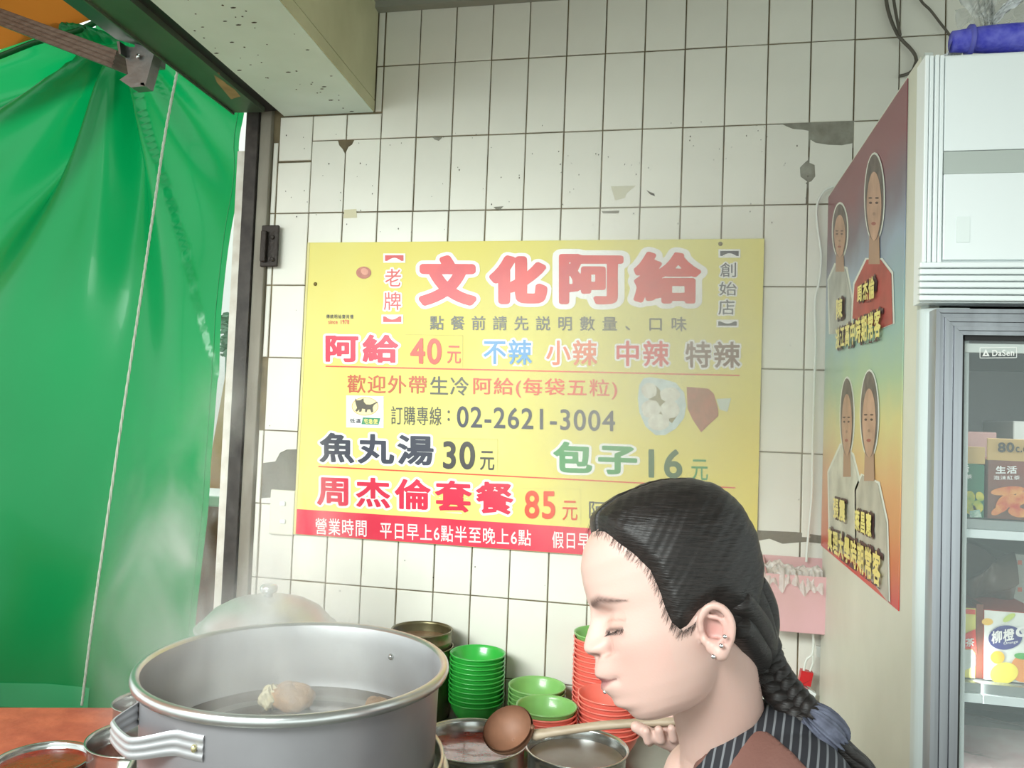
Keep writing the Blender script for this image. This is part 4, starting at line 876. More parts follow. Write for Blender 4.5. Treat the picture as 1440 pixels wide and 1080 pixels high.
base_z = PZ - .185
L(wallp + rim_[:1], (PXc, PYc, base_z), 'pot_wall', M['alu_pot'], pot); L(rim_[:1] + rim_[1:] + outer[:1], (PXc, PYc, base_z), 'rim', mat('rim_aluminium', (206, 208, 208), .28, .9, var=.12, vscale=30), pot); L(outer, (PXc, PYc, base_z), 'pot_outer_wall', mat('pot_aluminium_shaded', (158, 157, 161), .4, .6, rgb2=(134, 131, 134), vscale=5, bump=.1, bscale=16), pot)  # outer wall repeats the pot aluminium darker, its shade put into the colour
trayz = base_z + .052
L([(0, .004), (.14, .004), (.155, .0), (.19, .0), (.196, .008), (.204, .010)], (PXc, PYc, trayz), 'steamer_tray', mat('tray_aluminium', (170, 168, 162), .35, .8, var=.2, vscale=20), pot)
L([(.197, .0), (.203, .014), (.2185, .016)], (PXc, PYc, trayz + .003), 'tray_edge', mat('brown_stain', (96, 86, 76), .6, .3, rgb2=(70, 60, 50), vscale=18), pot, label='dark brown stained tray edge')
def handle(pot_, cx, cy, z, R, a0, a1, outd, h, mm, nr=3):
    n = 36; G = []
    for i in range(n + 1):
        t = i / n; a = math.radians(a0 + (a1 - a0) * t); k = min(1, max(0, (t - .06) / .14)) * min(1, max(0, (.80 - t) / .30)); k = k * k * (3 - 2 * k)
        row = []
        for j in range(13):
            v = j / 12; rr = R + .0015 + outd * k + .0022 * abs(math.sin(v * PI * nr)); hh = h * (1 - .15 * k)
            row.append((cx + rr * math.cos(a), cy + rr * math.sin(a), z + hh * (v - .5) - .010 * k))
        G.append(row)
    G2 = [[(p[0] - .003 * math.cos(math.radians(a0 + (a1 - a0) * i / n)), p[1] - .003 * math.sin(math.radians(a0 + (a1 - a0) * i / n)), p[2]) for p in row] for i, row in enumerate(G)]
    m = MB().grid(G); m.grid([r[::-1] for r in G2])
    for e_ in (0, 12): m.grid([[G[i][e_], G2[i][e_]] for i in range(n + 1)])
    for i_ in (0, n): m.grid([[G[i_][j], G2[i_][j]] for j in range(13)])
    o = m.build('handle', mm, pot_)
    for t in (.94, .02):
        a = math.radians(a0 + (a1 - a0) * t); rr = R + .005; MB().ball((cx + rr * math.cos(a), cy + rr * math.sin(a), z), .0055, 14, 8, (.7, .7, 1)).build('rivet', mat('rivet_brass', (200, 192, 150), .3, .8), pot_)
handle(pot, PXc, PYc, base_z + .133, .2255, 216, 266, .036, .034, M['alu_pot'])
for a in (68, 31): # inner rivets
    MB().ball((PXc + .2225 * math.cos(math.radians(a)), PYc + .2225 * math.sin(math.radians(a)), base_z + (.125 if a == 31 else .14)), .006, 12, 8).build('rivet', M['steel'], pot)
# steamer base under it
sb_ = empty('boiler_pot', (PXc, PYc, CT), 'wide aluminium steamer base under the big open pot', 'pot')
L([(.19, .0005), (.225, .004), (.232, .02), (.234, .13), (.240, .150), (.246, .156), (.248, .162), (.244, .168), (.236, .166), (.230, .158), (.226, .155), (.15, .152)], (PXc, PYc, CT + .0), 'base_body', mat('base_aluminium', (206, 210, 202), .35, .8), sb_)
L([(.229, .162), (.2315, .176), (.2365, .182), (.2395, .178), (.2385, .168), (.234, .163)], (PXc, PYc, CT + .008), 'base_rim', mat('base_rim_alu', (196, 198, 186), .3, .85), sb_)
handle(sb_, PXc, PYc, CT + .09, .2345, -40, 0, .03, .03, M['alu_pot'], 2)
# fried tofu parcels on the tray
tf = mat('fried_tofu', (176, 138, 98), .6, rgb2=(142, 104, 66), vscale=60, bump=.9, bscale=160); tw = mat('fish_paste', (214, 206, 176), .6, rgb2=(180, 168, 130), vscale=80, bump=1, bscale=200)
def parcel(px, py, Y_, label, s=1.0, rz=0):
    c = at(px, py, Z=trayz + .015); e_ = empty('stuffed_tofu', (c.x, c.y, trayz + .001), label, 'food', 'stuffed tofu parcels in the pot', rz)
    V = MB(); nu, nv = 36, 18; G = []
    for i in range(nu):
        row = []
        for j in range(nv + 1):
            ph = PI * j / nv; a = 2 * PI * i / nu; k = 1 + .05 * math.sin(3 * a + ph * 2) + .03 * math.sin(7 * a - ph * 5)
            x = .034 * s * math.sin(ph) ** .8 * math.cos(a) * k; y = .027 * s * math.sin(ph) ** .8 * math.sin(a) * k; z = .017 * s + .018 * s * math.cos(ph) * k; row.append((x, y, max(z, 0)))
        G.append(row)
    V.grid(G, True); V.build('tofu_skin', tf, e_, local=True)
    G = []
    for i in range(nu):
        row = []
        for j in range(nv + 1):
            ph = PI * j / nv; a = 2 * PI * i / nu; k = 1 + .12 * math.sin(4 * a + ph * 3) + .08 * math.sin(9 * a - ph * 7)
            row.append((-.026 * s + .014 * s * math.sin(ph) * math.cos(a) * k, -.010 * s + .019 * s * math.sin(ph) * math.sin(a) * k, .017 * s + .015 * s * math.cos(ph) * k))
        G.append(row)
    MB().grid(G, True).build('filling', tw, e_, local=True); return e_
parcel(410, 986, -.90, 'brown stuffed tofu parcel with pale filling in the middle of the pot', 1.28)
parcel(530, 990, -.90, 'brown stuffed tofu parcel half hidden behind the right rim of the pot', .72, 2.6)
lw = MB().lathe([(0, .0), (.195, 0)], (PXc, PYc, trayz + .0025), 48).build('water_film', mat('wet_tray', (120, 112, 102), .15, .4, var=.3), pot, label='wet film on the tray')

# smaller steel sauce pots on the counter
red_s = mat('chilli_sauce', (120, 20, 16), .25, rgb2=(150, 50, 26), vscale=30, bump=.3, bscale=60, coat=.5); dark_s = mat('dark_sauce', (70, 28, 22), .2, rgb2=(96, 44, 30), vscale=14, coat=.6); grey_s = mat('grey_broth', (124, 112, 100), .25, rgb2=(104, 92, 80), vscale=12)
def steel_pot(cx, cy, zr, r, fill, sauce, label, name='sauce_pot'):
    h = zr - CT; e_ = empty(name, (cx, cy, CT + .0005), label, 'pot', 'steel pots of sauce')
    L([(0, .0), (r * .93, 0), (r * .97, .006), (r * .975, h - .012), (r * .99, h - .004), (r * 1.03, h - .002), (r * 1.035, h), (r * 1.0, h), (r * .965, h - .006), (r * .955, h - .03), (r * .955, .012), (0, .01)], (cx, cy, CT + .0005), 'pot_body', M['steel'], e_, 56)
    L([(0, 0), (r * .4, .0004), (r * .953, 0)], (cx, cy, zr - fill), 'sauce', sauce, e_, 40); return e_
def sc_pt(p, k): return CAM + (np.array(p) - CAM) * k
for (c, r, fill, s_, lb) in (((-.876, -.646, .857), .085, .012, red_s, 'steel pot of red chilli sauce at the bottom left corner'), ((-.699, -.598, .903), .095, .035, dark_s, 'steel pot of dark sauce left of the big pot handle'),
        ((-.813, -.413, .898), .075, .03, dark_s, 'small steel pot peeping out behind the left rim of the big pot'), ((-.068, -.458, .919), .105, .025, red_s, 'steel pot of red sauce just right of the big pot'),
        ((.147, -.55, .966), .09, .02, grey_s, 'steel pot of cloudy broth under the ladle handle')):
    steel_pot(c[0], c[1], c[2], r, fill, s_, lb)

# lidded pot behind: dome lid with knob
lpc = (-.574, -.352, 0); lz = 1.062
lp = empty('stock_pot', (lpc[0], lpc[1], CT), 'steel stock pot hidden under the domed lid behind the big pot', 'pot')
L([(0, .001), (.128, .001), (.138, .008), (.139, lz - CT - .004), (.143, lz - CT - .001), (.136, lz - CT - .001), (.134, .01), (0, .006)], (lpc[0], lpc[1], CT), 'pot_body', M['steel'], lp)
ld = empty('pot_lid', (lpc[0], lpc[1], lz), 'shiny domed pot lid with a knob in the steam behind the big pot', 'lid')
L([(.152, .000), (.154, .004), (.150, .008), (.142, .010), (.135, .022), (.115, .042), (.085, .058), (.05, .067), (.02, .070), (0, .0705)], (lpc[0], lpc[1], lz), 'lid_dome', mat('lid_aluminium', (196, 198, 196), .36, .75, var=.1, vscale=14), ld)
L([(.0, .070), (.010, .070), (.008, .076), (.016, .079), (.019, .084), (.019, .092), (.014, .096), (0, .097)], (lpc[0], lpc[1], lz), 'knob', mat('knob_metal', (200, 204, 204), .2, .7), ld, 24)

# nested tin cans
for k, (zz, hh, lb) in enumerate(((CT + .001, .165, 'outer greasy tin container standing against the tiles'), (CT + .030, .175, 'inner greasy tin container nested in the outer one, its rim on top'))):
    r = .077 - .004 * k; p = (-.292, -.105); e_ = empty('tin_container', (p[0], p[1], zz), lb, 'container', 'nested tin containers')
    L([(0, .0), (r - .002, 0), (r, .004), (r, hh - .03), (r + .0018, hh - .027), (r, hh - .024), (r, hh - .004), (r + .0022, hh), (r - .001, hh), (r - .002, hh - .006), (r - .002, .004), (0, .002)], (p[0], p[1], zz), 'container_wall', M['dirty'], e_, 48)
    if k: L([(0, 0), (r - .003, 0)], (p[0], p[1], zz + hh - .024), 'contents', mat('brown_contents', (112, 88, 62), .5, bump=.4), e_, 30)

# bowls: every bowl is its own object
def bowl_mesh(r, m, nm):
    h = r * .80
    prof = [(0, .004), (r * .45, .004), (r * .47, 0), (r * .52, 0), (r * .53, .006), (r * .72, h * .30), (r * .87, h * .62), (r * .945, h * .90), (r * .955, h * .925), (r * .992, h * .935), (r, h * .96), (r * .995, h * .995), (r * .965, h), (r * .935, h * .97), (r * .90, h * .86), (r * .83, h * .60), (r * .66, h * .30), (r * .45, .010), (0, .009)]
    return MB().lathe(prof, (0, 0, 0), 40).mesh(nm, m)
gm = mat('green_melamine', (52, 172, 66), .3, var=.1, vscale=12, coat=.3); gm2 = mat('pale_green_melamine', (132, 188, 106), .35, var=.08, coat=.2); rm_ = mat('red_melamine', (244, 124, 108), .35, var=.08, coat=.2)
ORD = ['topmost', 'second', 'third', 'fourth', 'fifth', 'sixth', 'seventh', 'eighth', 'ninth', 'tenth', 'eleventh', 'twelfth', 'thirteenth', 'fourteenth', 'fifteenth', 'sixteenth', 'seventeenth', 'eighteenth', 'nineteenth', 'twentieth', 'twenty-first', 'twenty-second', 'twenty-third', 'twenty-fourth', 'twenty-fifth']
def stack(px, py, Y_, r, dz, cols, where, group):
    p = at(px, py, Y=Y_); h = r * .80; ms = {k: bowl_mesh(r, m, 'bowl') for k, m in (('green', gm), ('pale green', gm2), ('red', rm_))}
    n = int(round((p.z - CT - h) / dz)) + 1; dz = (p.z - CT - .0008 - h) / (n - 1)
    for k in range(n):                                   # k counts from the top
        c = cols(k); o = bpy.data.objects.new('bowl', ms[c]); COL.objects.link(o)
        o.location = (p.x + random.uniform(-.0008, .0008), p.y + random.uniform(-.0008, .0008), CT + .0006 + (n - 1 - k) * dz); o.rotation_euler = (random.uniform(-.008, .008) if k < n - 1 else 0, 0, random.uniform(0, 6))
        tag(o, '%s bowl, %s of %s' % (c.replace('pale ', 'light '), ORD[k] if k == 0 else ORD[k] + ' from the top', where), 'bowl', group)
    return n
print('stacks', stack(672, 917, -.112, .0675, .0112, lambda k: 'green', 'the tall green stack beside the tin containers', 'green bowls in the tall stack'),
stack(755, 963, -.105, .069, .0112, lambda k: 'pale green', 'the short green stack in the middle', 'green bowls in the short stack'),
stack(769, 991, -.255, .0675, .0112, lambda k: 'pale green' if k == 0 else 'red', 'the low stack in front, just above the ladle', 'bowls in the low front stack'),
stack(847, 889, -.080, .0675, .0108, lambda k: 'pale green' if k == 0 else 'red', 'the tallest red stack behind the face', 'bowls in the tallest stack'),
stack(857, 975, -.215, .0690, .0108, lambda k: 'red', 'the red stack under the chin', 'red bowls under the chin'))
# ================================================================ THE PERSON
wo = empty('person', (.50, -1.18, 0), 'woman in a striped black top and brown apron looking down, dark braided hair', 'person')
Vd = Vector(ray(945, 850)).normalized(); IL = -Vector(RC[0]); IL = (IL - Vd * IL.dot(Vd)).normalized(); IU = Vd.cross(IL).normalized()
if IU.z < 0: IU = -IU
HD = .865; H0 = pt(945, 850, HD); psi, th = math.radians(13), math.radians(17)
fw0 = (IL * math.cos(psi) - Vd * math.sin(psi)).normalized(); HF = (fw0 * math.cos(th) - IU * math.sin(th)).normalized(); HUp = (fw0 * math.sin(th) + IU * math.cos(th)).normalized(); HLf = HUp.cross(HF).normalized()
HM = np.array([list(HF), list(HLf), list(HUp)])            # rows: local axes in world
def h2w(P): return np.asarray(P) @ HM + np.array(H0)
def loc(px, py, y=0.0):
    d = HM @ ray(px, py); o = HM @ (CAM - np.array(H0)); t = (y - o[1]) / d[1]; q = o + t * d; return q[0], q[2]
tabz = np.array([-.104, -.1015, -.0975, -.0895, -.079, -.065, -.05, -.035, -.02, -.005, .01, .025, .045, .065, .083, .098, .109, .116, .120])
xf = np.array([.030, .066, .0760, .0810, .0825, .0845, .0860, .0850, .0835, .0810, .0800, .0850, .0860, .0830, .0740, .0600, .0420, .022, -.010])
xb = np.array([.020, .012, .000, -.012, -.022, -.034, -.050, -.066, -.078, -.086, -.092, -.095, -.0965, -.094, -.087, -.075, -.058, -.038, -.012])
wd = np.array([.004, .022, .033, .043, .050, .0565, .0615, .066, .0695, .0715, .0730, .0740, .0755, .0745, .069, .058, .043, .027, .001])
def head_grid(nz, nt, features=True):
    v = np.linspace(0, 1, nz); z = tabz[0] + (tabz[-1] - tabz[0]) * (.5 - .5 * np.cos(PI * v)) ** 1.0
    z = .45 * z + .55 * (tabz[0] + (tabz[-1] - tabz[0]) * v)
    th_ = np.linspace(0, 2 * PI, nt, endpoint=False)
    def sm(t): 
        k = np.interp(z, tabz, t); kk = np.convolve(np.pad(k, 4, 'edge'), np.array([1, 3, 6, 8, 9, 8, 6, 3, 1.]) / 45, 'valid'); return np.where((z < -.0985) | (z > .113), k, kk)
    a, b, w = sm(xf), sm(xb), sm(wd)
    Z, TH = np.meshgrid(z, th_, indexing='ij'); A, B, W = [np.repeat(q[:, None], nt, 1) for q in (a, b, w)]
    c = np.cos(TH); s = np.sin(TH); e = .90
    X = (A + B) / 2 + (A - B) / 2 * np.sign(c) * np.abs(c) ** .92; Yy = W * np.sign(s) * np.abs(s) ** e
    # fuller cheeks, narrower temples in front
    front = np.clip((X - .0) / .08, 0, 1)
    Yy *= 1 - .10 * front * np.exp(-((Z - .05) / .03) ** 2) + .03 * front * np.exp(-((Z + .03) / .025) ** 2)
    return X, Yy, Z
PROF = sorted([(q[1], q[0]) for q in [loc(x, y) for x, y in ((829, 872), (826, 884), (823, 897), (820.5, 908), (821.5, 915), (827, 920), (836, 923), (838, 931), (836.5, 941), (838, 949), (845, 957), (845.5, 962), (848, 969), (854, 976), (861, 982), (864, 990), (870, 999))]])
pz = np.array([p[0] for p in PROF]); pxv = np.array([p[1] for p in PROF])
X, Yy, Z = head_grid(210, 220)
def g2(a, sa, b, sb): return np.exp(-(a / sa) ** 2 - (b / sb) ** 2)
base_mid = np.interp(Z, tabz, xf)
def smooth1(x): return x * x * (3 - 2 * x)
fr_ = np.where(X > .02, 1.0, 0) * smooth1(np.clip((X - .02) / .03, 0, 1))
mid = np.interp(Z, pz, pxv) - base_mid; mid *= smooth1(np.clip((Z - pz[0] + .004) / .01, 0, 1)) * smooth1(np.clip((pz[-1] + .018 - Z) / .018, 0, 1))
nz0, nzt, nzb = loc(829, 872)[1], loc(820.5, 908)[1], loc(836, 923)[1]; mth = loc(845, 959)[1]
wn = np.interp(Z, [nzb - .012, nzb, nzb + .006, nzt + .004, nzt + .02, nz0, nz0 + .01], [.028, .0135, .0135, .0115, .009, .0088, .011])
wn = np.where(Z < nzb - .002, .026, wn)
D = mid * np.exp(-np.abs(Yy / wn) ** 2.4)
for s_ in (-1, 1):
    y = Yy - s_ * .0135; D += .0085 * g2(y, .0062, Z - (nzb + .0075), .0075)                 # nostril wings
    D -= .005 * g2(Yy - s_ * .0085, .0042, Z - (nzb + .0005), .003)                             # nostrils
    D -= .0105 * g2(Yy - s_ * .026, .016, Z - .010, .012)                                       # eye sockets
    D += .0075 * g2(Yy - s_ * .031, .0135, Z - .0045, .0105)                                    # lidded eyeballs
    D -= .0032 * g2(Yy - s_ * .031, .0135, Z + .0035 + .10 * (np.abs(Yy) - .031) ** 2 * 60, .0016)  # lid line
    D -= .0012 * g2(Yy - s_ * .031, .015, Z - .0135, .0018)                                     # upper crease
    D += .0035 * g2(Yy - s_ * .028, .020, Z - .027, .008)                                       # brow ridge
    D += .0035 * g2(Yy - s_ * .046, .018, Z + .020, .018)                                       # cheekbone
    D -= .0026 * g2(Yy - s_ * .0235, .004, Z - nzb - .006, .010)                                       # smile fold
mouth = np.exp(-np.abs(Yy / .0235) ** 3)
D -= .0035 * np.exp(-((Z - mth - 2.2 * Yy ** 2) / .0016) ** 2) * mouth
D -= .0030 * g2(np.abs(Yy) - .0245, .004, Z - mth + .001, .004)
D += .0015 * g2(Yy, .018, Z - mth - .0065, .004) + .0022 * g2(Yy, .016, Z - mth + .0065, .004)
X2 = X + D * fr_
# dents behind the jaw corner
hv = h2w(np.stack([X2, Yy, Z], -1).reshape(-1, 3)); nz_, nt_ = X2.shape
skin = MB(); V = [tuple(p) for p in hv]; Fc = []
for i in range(nz_ - 1):
    for j in range(nt_): a = i * nt_ + j; b = i * nt_ + (j + 1) % nt_; Fc.append((a, b, b + nt_, a + nt_))
Fc += [tuple(range(nt_))[::-1], tuple(range((nz_ - 1) * nt_, nz_ * nt_))]
skin.add(V, Fc, True)
def hw(x, y, z): return Vector(h2w([x, y, z]))
# lashes drooping from the lid line
fmask = X2 > .05; FP = np.stack([X2, Yy, Z], -1)[fmask]
LM = MB()
for s_ in (-1, 1):
    for k in range(26):
        y0 = s_ * (.0185 + .0275 * k / 25); z0 = -.0038 - 6.0 * (abs(y0) - .031) ** 2; q_ = FP[np.argmin((FP[:, 1] - y0) ** 2 + (FP[:, 2] - z0) ** 2)]; o_ = (abs(y0) - .026) * .35
        A_ = hw(q_[0] + .0002, y0, z0); B_ = hw(q_[0] + .0030, y0 + s_ * o_ * .5, z0 - .0030); C_ = hw(q_[0] + .0058, y0 + s_ * o_, z0 - .0042); LM.tube([A_, B_, C_], [.00032, .00024, .0001], 4, cap=False)
# ears: helix, antihelix, tragus, lobe and a shallow bowl
ex, ez_ = loc(1005, 890, .072); EY = .0715
def ear(s):
    def E_(a, b, o): return hw(ex + a * .92, s * (EY + o), ez_ + b * .92)       # a forward, b up, o outward
    hel = [E_(.011, -.002, -.002), E_(.013, .008, .002), E_(.010, .020, .006), E_(.001, .0275, .010), E_(-.009, .0265, .013), E_(-.0155, .018, .015), E_(-.017, .006, .015), E_(-.0135, -.006, .013), E_(-.008, -.015, .010), E_(-.002, -.022, .007)]
    skin.tube(smooth_path(hel, 6), [.0030 + .0012 * math.sin(PI * k / 54) for k in range(55)], 10)
    ant = [E_(.002, .018, .006), E_(-.007, .014, .010), E_(-.0095, .004, .011), E_(-.006, -.006, .009), E_(.001, -.010, .007)]
    skin.tube(smooth_path(ant, 6), .0028, 8)
    skin.ball(E_(.002, -.020, .004), .0088, 16, 10, (1, 1, 1)); skin.ball(E_(.006, -.013, .001), .0085, 14, 8); skin.ball(E_(.0125, -.004, .000), .0048, 12, 8)
    n0 = len(skin.v); rim = [E_(a, b, o - .004) for a, b, o in [(.011, -.004, -.002), (.012, .010, .002), (.008, .021, .005), (-.001, .026, .008), (-.010, .024, .010), (-.015, .015, .011), (-.016, .004, .011), (-.012, -.008, .009), (-.005, -.017, .006), (.004, -.018, .001)]]
    cc = E_(-.001, .003, .000); cb = E_(-.001, .003, -.007)
    rim2 = [p.lerp(cc, .5) + (cb - cc) * .35 for p in rim]; back = [p + (E_(0, 0, -.012) - E_(0, 0, 0)) for p in rim]; n = len(rim)
    skin.add(rim + rim2 + [cc + (cb - cc) * .3] + back + [E_(0, 0, -.016)],
             [(i, (i + 1) % n, n + (i + 1) % n, n + i) for i in range(n)] + [(n + i, n + (i + 1) % n, 2 * n) for i in range(n)] + [((i + 1) % n, i, 2 * n + 1 + i, 2 * n + 1 + (i + 1) % n) for i in range(n)] + [(2 * n + 1 + (i + 1) % n, 2 * n + 1 + i, 3 * n + 1) for i in range(n)], True)
    return E_
E1 = ear(1); ear(-1)
# neck, shoulders, trunk, arms
nk0 = hw(-.022, 0, -.035); nk1 = pt(1018, 1040, .895)
skin.capsule(nk0, .050, nk1, .050, 36); skin.capsule(hw(-.005, 0, -.068), .030, nk1 + IL * .002, .044, 30)
chest = pt(1060, 1200, .93); shN, shF = pt(1118, 1122, .815), pt(985, 1170, 1.06)
skin.capsule(nk1, .050, chest, .085, 36); skin.capsule(pt(1066, 1044, .885), .041, pt(1100, 1075, .85), .050, 30)
skin.capsule(pt(1040, 1075, .87), .048, shN, .058, 30); skin.capsule(pt(990, 1100, .93), .048, shF, .055, 30)
hip = chest + Vector((.10, -.03, -.36))
skin.capsule(shN, .055, chest, .09, 30); skin.capsule(shF, .055, chest, .09, 30); skin.capsule(chest, .115, hip, .115, 36)
wrF = pt(976, 1070, 1.19); elF = shF + Vector((.05, .10, -.25))
skin.capsule(shF, .045, elF, .036, 24); skin.capsule(elF, .036, wrF, .024, 24)
elN = shN + Vector((.05, .0, -.27)); wrN = elN + Vector((-.20, .06, -.03)); skin.capsule(shN, .048, elN, .037, 24); skin.capsule(elN, .037, wrN, .024, 24)
# far hand closed round the ladle handle
hdl_a, hdl_b = pt(748, 1034, 1.22), pt(952, 1014, 1.18)
def fist(grip, ax, back, wrist, sc_=1.0):
    ax = ax.normalized(); back = (back - ax * back.dot(ax)).normalized(); fn = ax.cross(back).normalized()
    pts_ = []
    kn = []
    for k, (L_, r_) in enumerate(((.95, .0085), (1.05, .0088), (1.0, .0084), (.82, .0075))):
        c = grip + ax * (.028 - .0185 * k) * sc_; R_ = .020 * sc_
        ch = []
        for a in (15, 60, 110, 165, 215, 262):
            t = math.radians(a) * (1 if k < 3 else .95); ch.append(c + (back * math.cos(t) + fn * math.sin(t)) * R_ * (1.12 if a == 15 else 1) * (.95 + .05 * L_))
        kn.append(ch[0])
        for i in range(5): skin.capsule(ch[i], r_ * (1 - .05 * i), ch[i + 1], r_ * (1 - .05 * (i + 1)), 12)
    for k in range(4): skin.capsule(kn[k], .010, wrist, .020, 14)
    for k in range(3): skin.capsule(kn[k], .0095, kn[k + 1], .0095, 12)
    b0 = wrist.lerp(kn[0], .35) - fn * .004; skin.capsule(b0, .014, b0.lerp(grip + ax * .040, .6) - fn * .016, .0105, 14); t1 = b0.lerp(grip + ax * .040, .6) - fn * .016
    skin.capsule(t1, .0105, grip + ax * .042 - fn * .014 + back * .004, .0085, 12)
axh = (hdl_a - hdl_b)
fist(pt(936, 1021, 1.18), axh, (pt(971, 997, 1.18) - pt(931, 1027, 1.18)), wrF)
axn = Vector((-.4, .6, .3)); fist(wrN + Vector((-.07, .02, .0)), axn, Vector((-.5, .2, -.2)).cross(axn), wrN)
bme = remeshed(skin, .00185, 4, 'body')
# skin colouring: lips, brows, lashes, cheek flush, and shade painted into nostrils and creases
n = len(bme.vertices); co = np.empty(n * 3); bme.vertices.foreach_get('co', co); co = co.reshape(-1, 3); lc = (co - np.array(H0)) @ HM.T
x_, y_, z_ = lc.T; fm = (x_ > .03) & (np.abs(z_) < .13) & (np.abs(y_) < .09)
base = np.array(lin((202, 168, 157))); C = np.tile(base, (n, 1))
def blend(w, c):
    global C
    w = np.clip(w, 0, 1)[:, None]; C = C * (1 - w) + np.array(lin(c)) * w
ay = np.abs(y_)
blend(.30 * fm * np.exp(-((ay - .045) / .022) ** 2 - ((z_ + .030) / .022) ** 2), (214, 140, 130))
blend(.9 * fm * smooth1(np.clip(1.25 - (ay / .0225) ** 2 - ((z_ - mth) / (.0085 * np.clip(1 - (ay / .026) ** 2, .12, 1))) ** 2, 0, 1)) * (x_ > .07), (150, 92, 92))
blend(.75 * fm * np.exp(-((z_ - mth - 2.2 * y_ ** 2) / .0011) ** 2) * (ay < .024), (96, 52, 50))  # shade between the lips painted as a dark line
bz = .0250 + .004 * np.clip((ay - .012) / .02, 0, 1) - .0075 * np.clip((ay - .034) / .02, 0, 1.3)
bw = np.interp(ay, [.008, .014, .03, .045, .056], [.0015, .0054, .0050, .0032, .0008]); nzv = .88 + .12 * np.sin(y_ * 2600 + z_ * 1900)
blend(.9 * fm * (ay > .0085) * (ay < .057) * np.exp(-((z_ - bz) / np.maximum(bw, 1e-4)) ** 2) * nzv, (70, 50, 46))
lz_ = -.0035 - .10 * (ay - .031) ** 2 * 60
blend(.85 * fm * (ay > .0165) * (ay < .0465) * np.exp(-((z_ - lz_) / .0021) ** 2), (52, 38, 34))
blend(.55 * fm * (ay > .017) * (ay < .050) * np.exp(-((z_ - lz_ - .0095 + 3.0 * (ay - .031) ** 2) / .0011) ** 2), (150, 106, 96))  # shade of the upper lid crease painted on
blend(.50 * fm * (x_ > .06) * np.exp(-((ay - .0215) / .0028) ** 2 - ((z_ - nzb - .005) / .0075) ** 2), (128, 76, 66))  # shadow beside the nostril wings painted into the skin
blend(.30 * fm * (ay > .014) * (ay < .05) * np.exp(-((z_ - .004) / .008) ** 2), (196, 150, 134))
blend(.8 * fm * np.exp(-((ay - .0085) / .0036) ** 2 - ((z_ - nzb - .0005) / .0030) ** 2) * (x_ > .08), (110, 60, 54))  # dark of the nostrils painted into the skin
er = (ay > .060) & (np.abs(x_ - ex) < .03) & (np.abs(z_ - ez_) < .035)
blend(.55 * er * np.exp(-((x_ - ex + .001) / .010) ** 2 - ((z_ - ez_ - .003) / .013) ** 2), (196, 120, 116))
ca = bme.color_attributes.new('tone', 'FLOAT_COLOR', 'POINT'); ca.data.foreach_set('color', np.c_[C, np.ones(n)].ravel())
sk = mat('skin', (202, 168, 157), .46, sss=.12, bump=.06, bscale=420); at_ = sk.node_tree.nodes.new('ShaderNodeVertexColor'); at_.layer_name = 'tone'; sk.node_tree.links.new(at_.outputs[0], sk.node_tree.nodes['Principled BSDF'].inputs['Base Color'])
bme.materials.append(sk); bme.polygons.foreach_set('use_smooth', [True] * len(bme.polygons)); link_mesh('body', bme, wo); LM.build('eyelashes', mat('lash', (36, 28, 26), .6), wo, kind='stuff')

# hair: cap grown out of the scalp wherever the hairline encloses it
def hl(px, py, y): return loc(px, py, y)
line = [(-.2 + 0, .2), (.2, .2)] 
near = [hl(824, 742, .0), hl(832, 750, .02), hl(847, 752, .035), hl(865, 768, .048), hl(889, 786, .058), hl(909, 806, .064), hl(920, 828, .068), hl(930, 856, .070), hl(941, 880, .071), hl(957, 893, .071), hl(972, 884, .072), hl(988, 862, .074), hl(1006, 850, .074), hl(1024, 866, .073), hl(1028, 890, .071), hl(1034, 918, .064), hl(1048, 945, .050), hl(1062, 972, .03)]
poly_h = [(.13, near[0][1] + .002)] + near + [(-.03, -.14), (-.25, -.14), (-.25, .25), (.13, .25)]
def sdpoly(px_, pz_, P):
    P = np.array(P); d = np.full(px_.shape, 9.); par = np.zeros(px_.shape, int)
    for a, b in zip(P, np.roll(P, -1, 0)):
        e_ = b - a; t = np.clip(((px_ - a[0]) * e_[0] + (pz_ - a[1]) * e_[1]) / (e_ @ e_), 0, 1); d = np.minimum(d, (px_ - a[0] - t * e_[0]) ** 2 + (pz_ - a[1] - t * e_[1]) ** 2)
        par += ((a[1] > pz_) != (b[1] > pz_)) & (px_ < (b[0] - a[0]) * (pz_ - a[1]) / (b[1] - a[1] + 1e-12) + a[0])
    d = np.sqrt(d); return np.where(par % 2 == 1, d, -d)
Xh, Yh, Zh = head_grid(200, 320)
Sd = sdpoly(Xh, Zh, poly_h)
# front of the forehead: hairline rises to the parting
cen = np.stack([np.full_like(Xh, -.005), np.zeros_like(Yh), np.clip(Zh, -.04, .03)], -1); Pn = np.stack([Xh, Yh, Zh], -1); nrm = Pn - cen; nrm /= np.linalg.norm(nrm, axis=-1, keepdims=True)
t = smooth1(np.clip((Sd + .003) / .022, 0, 1)); thick = -.0035 + t * (.0135 + .004 * np.clip(-Xh / .08, 0, 1) + .003 * np.clip(Zh / .1, 0, 1))
# parting groove: from the forehead up over the crown, a little to the near side
part_pts = [hl(833, 752, .018), hl(855, 735, .02), hl(890, 713, .022), hl(925, 704, .024), hl(950, 705, .02)]
pxs = [p[0] for p in part_pts][::-1]
pd = np.abs(Yh - .022); onp = (Zh > .06) & (Xh > part_pts[-1][0] - .01)
thick -= .0125 * np.exp(-(pd / .0022) ** 2) * onp * t
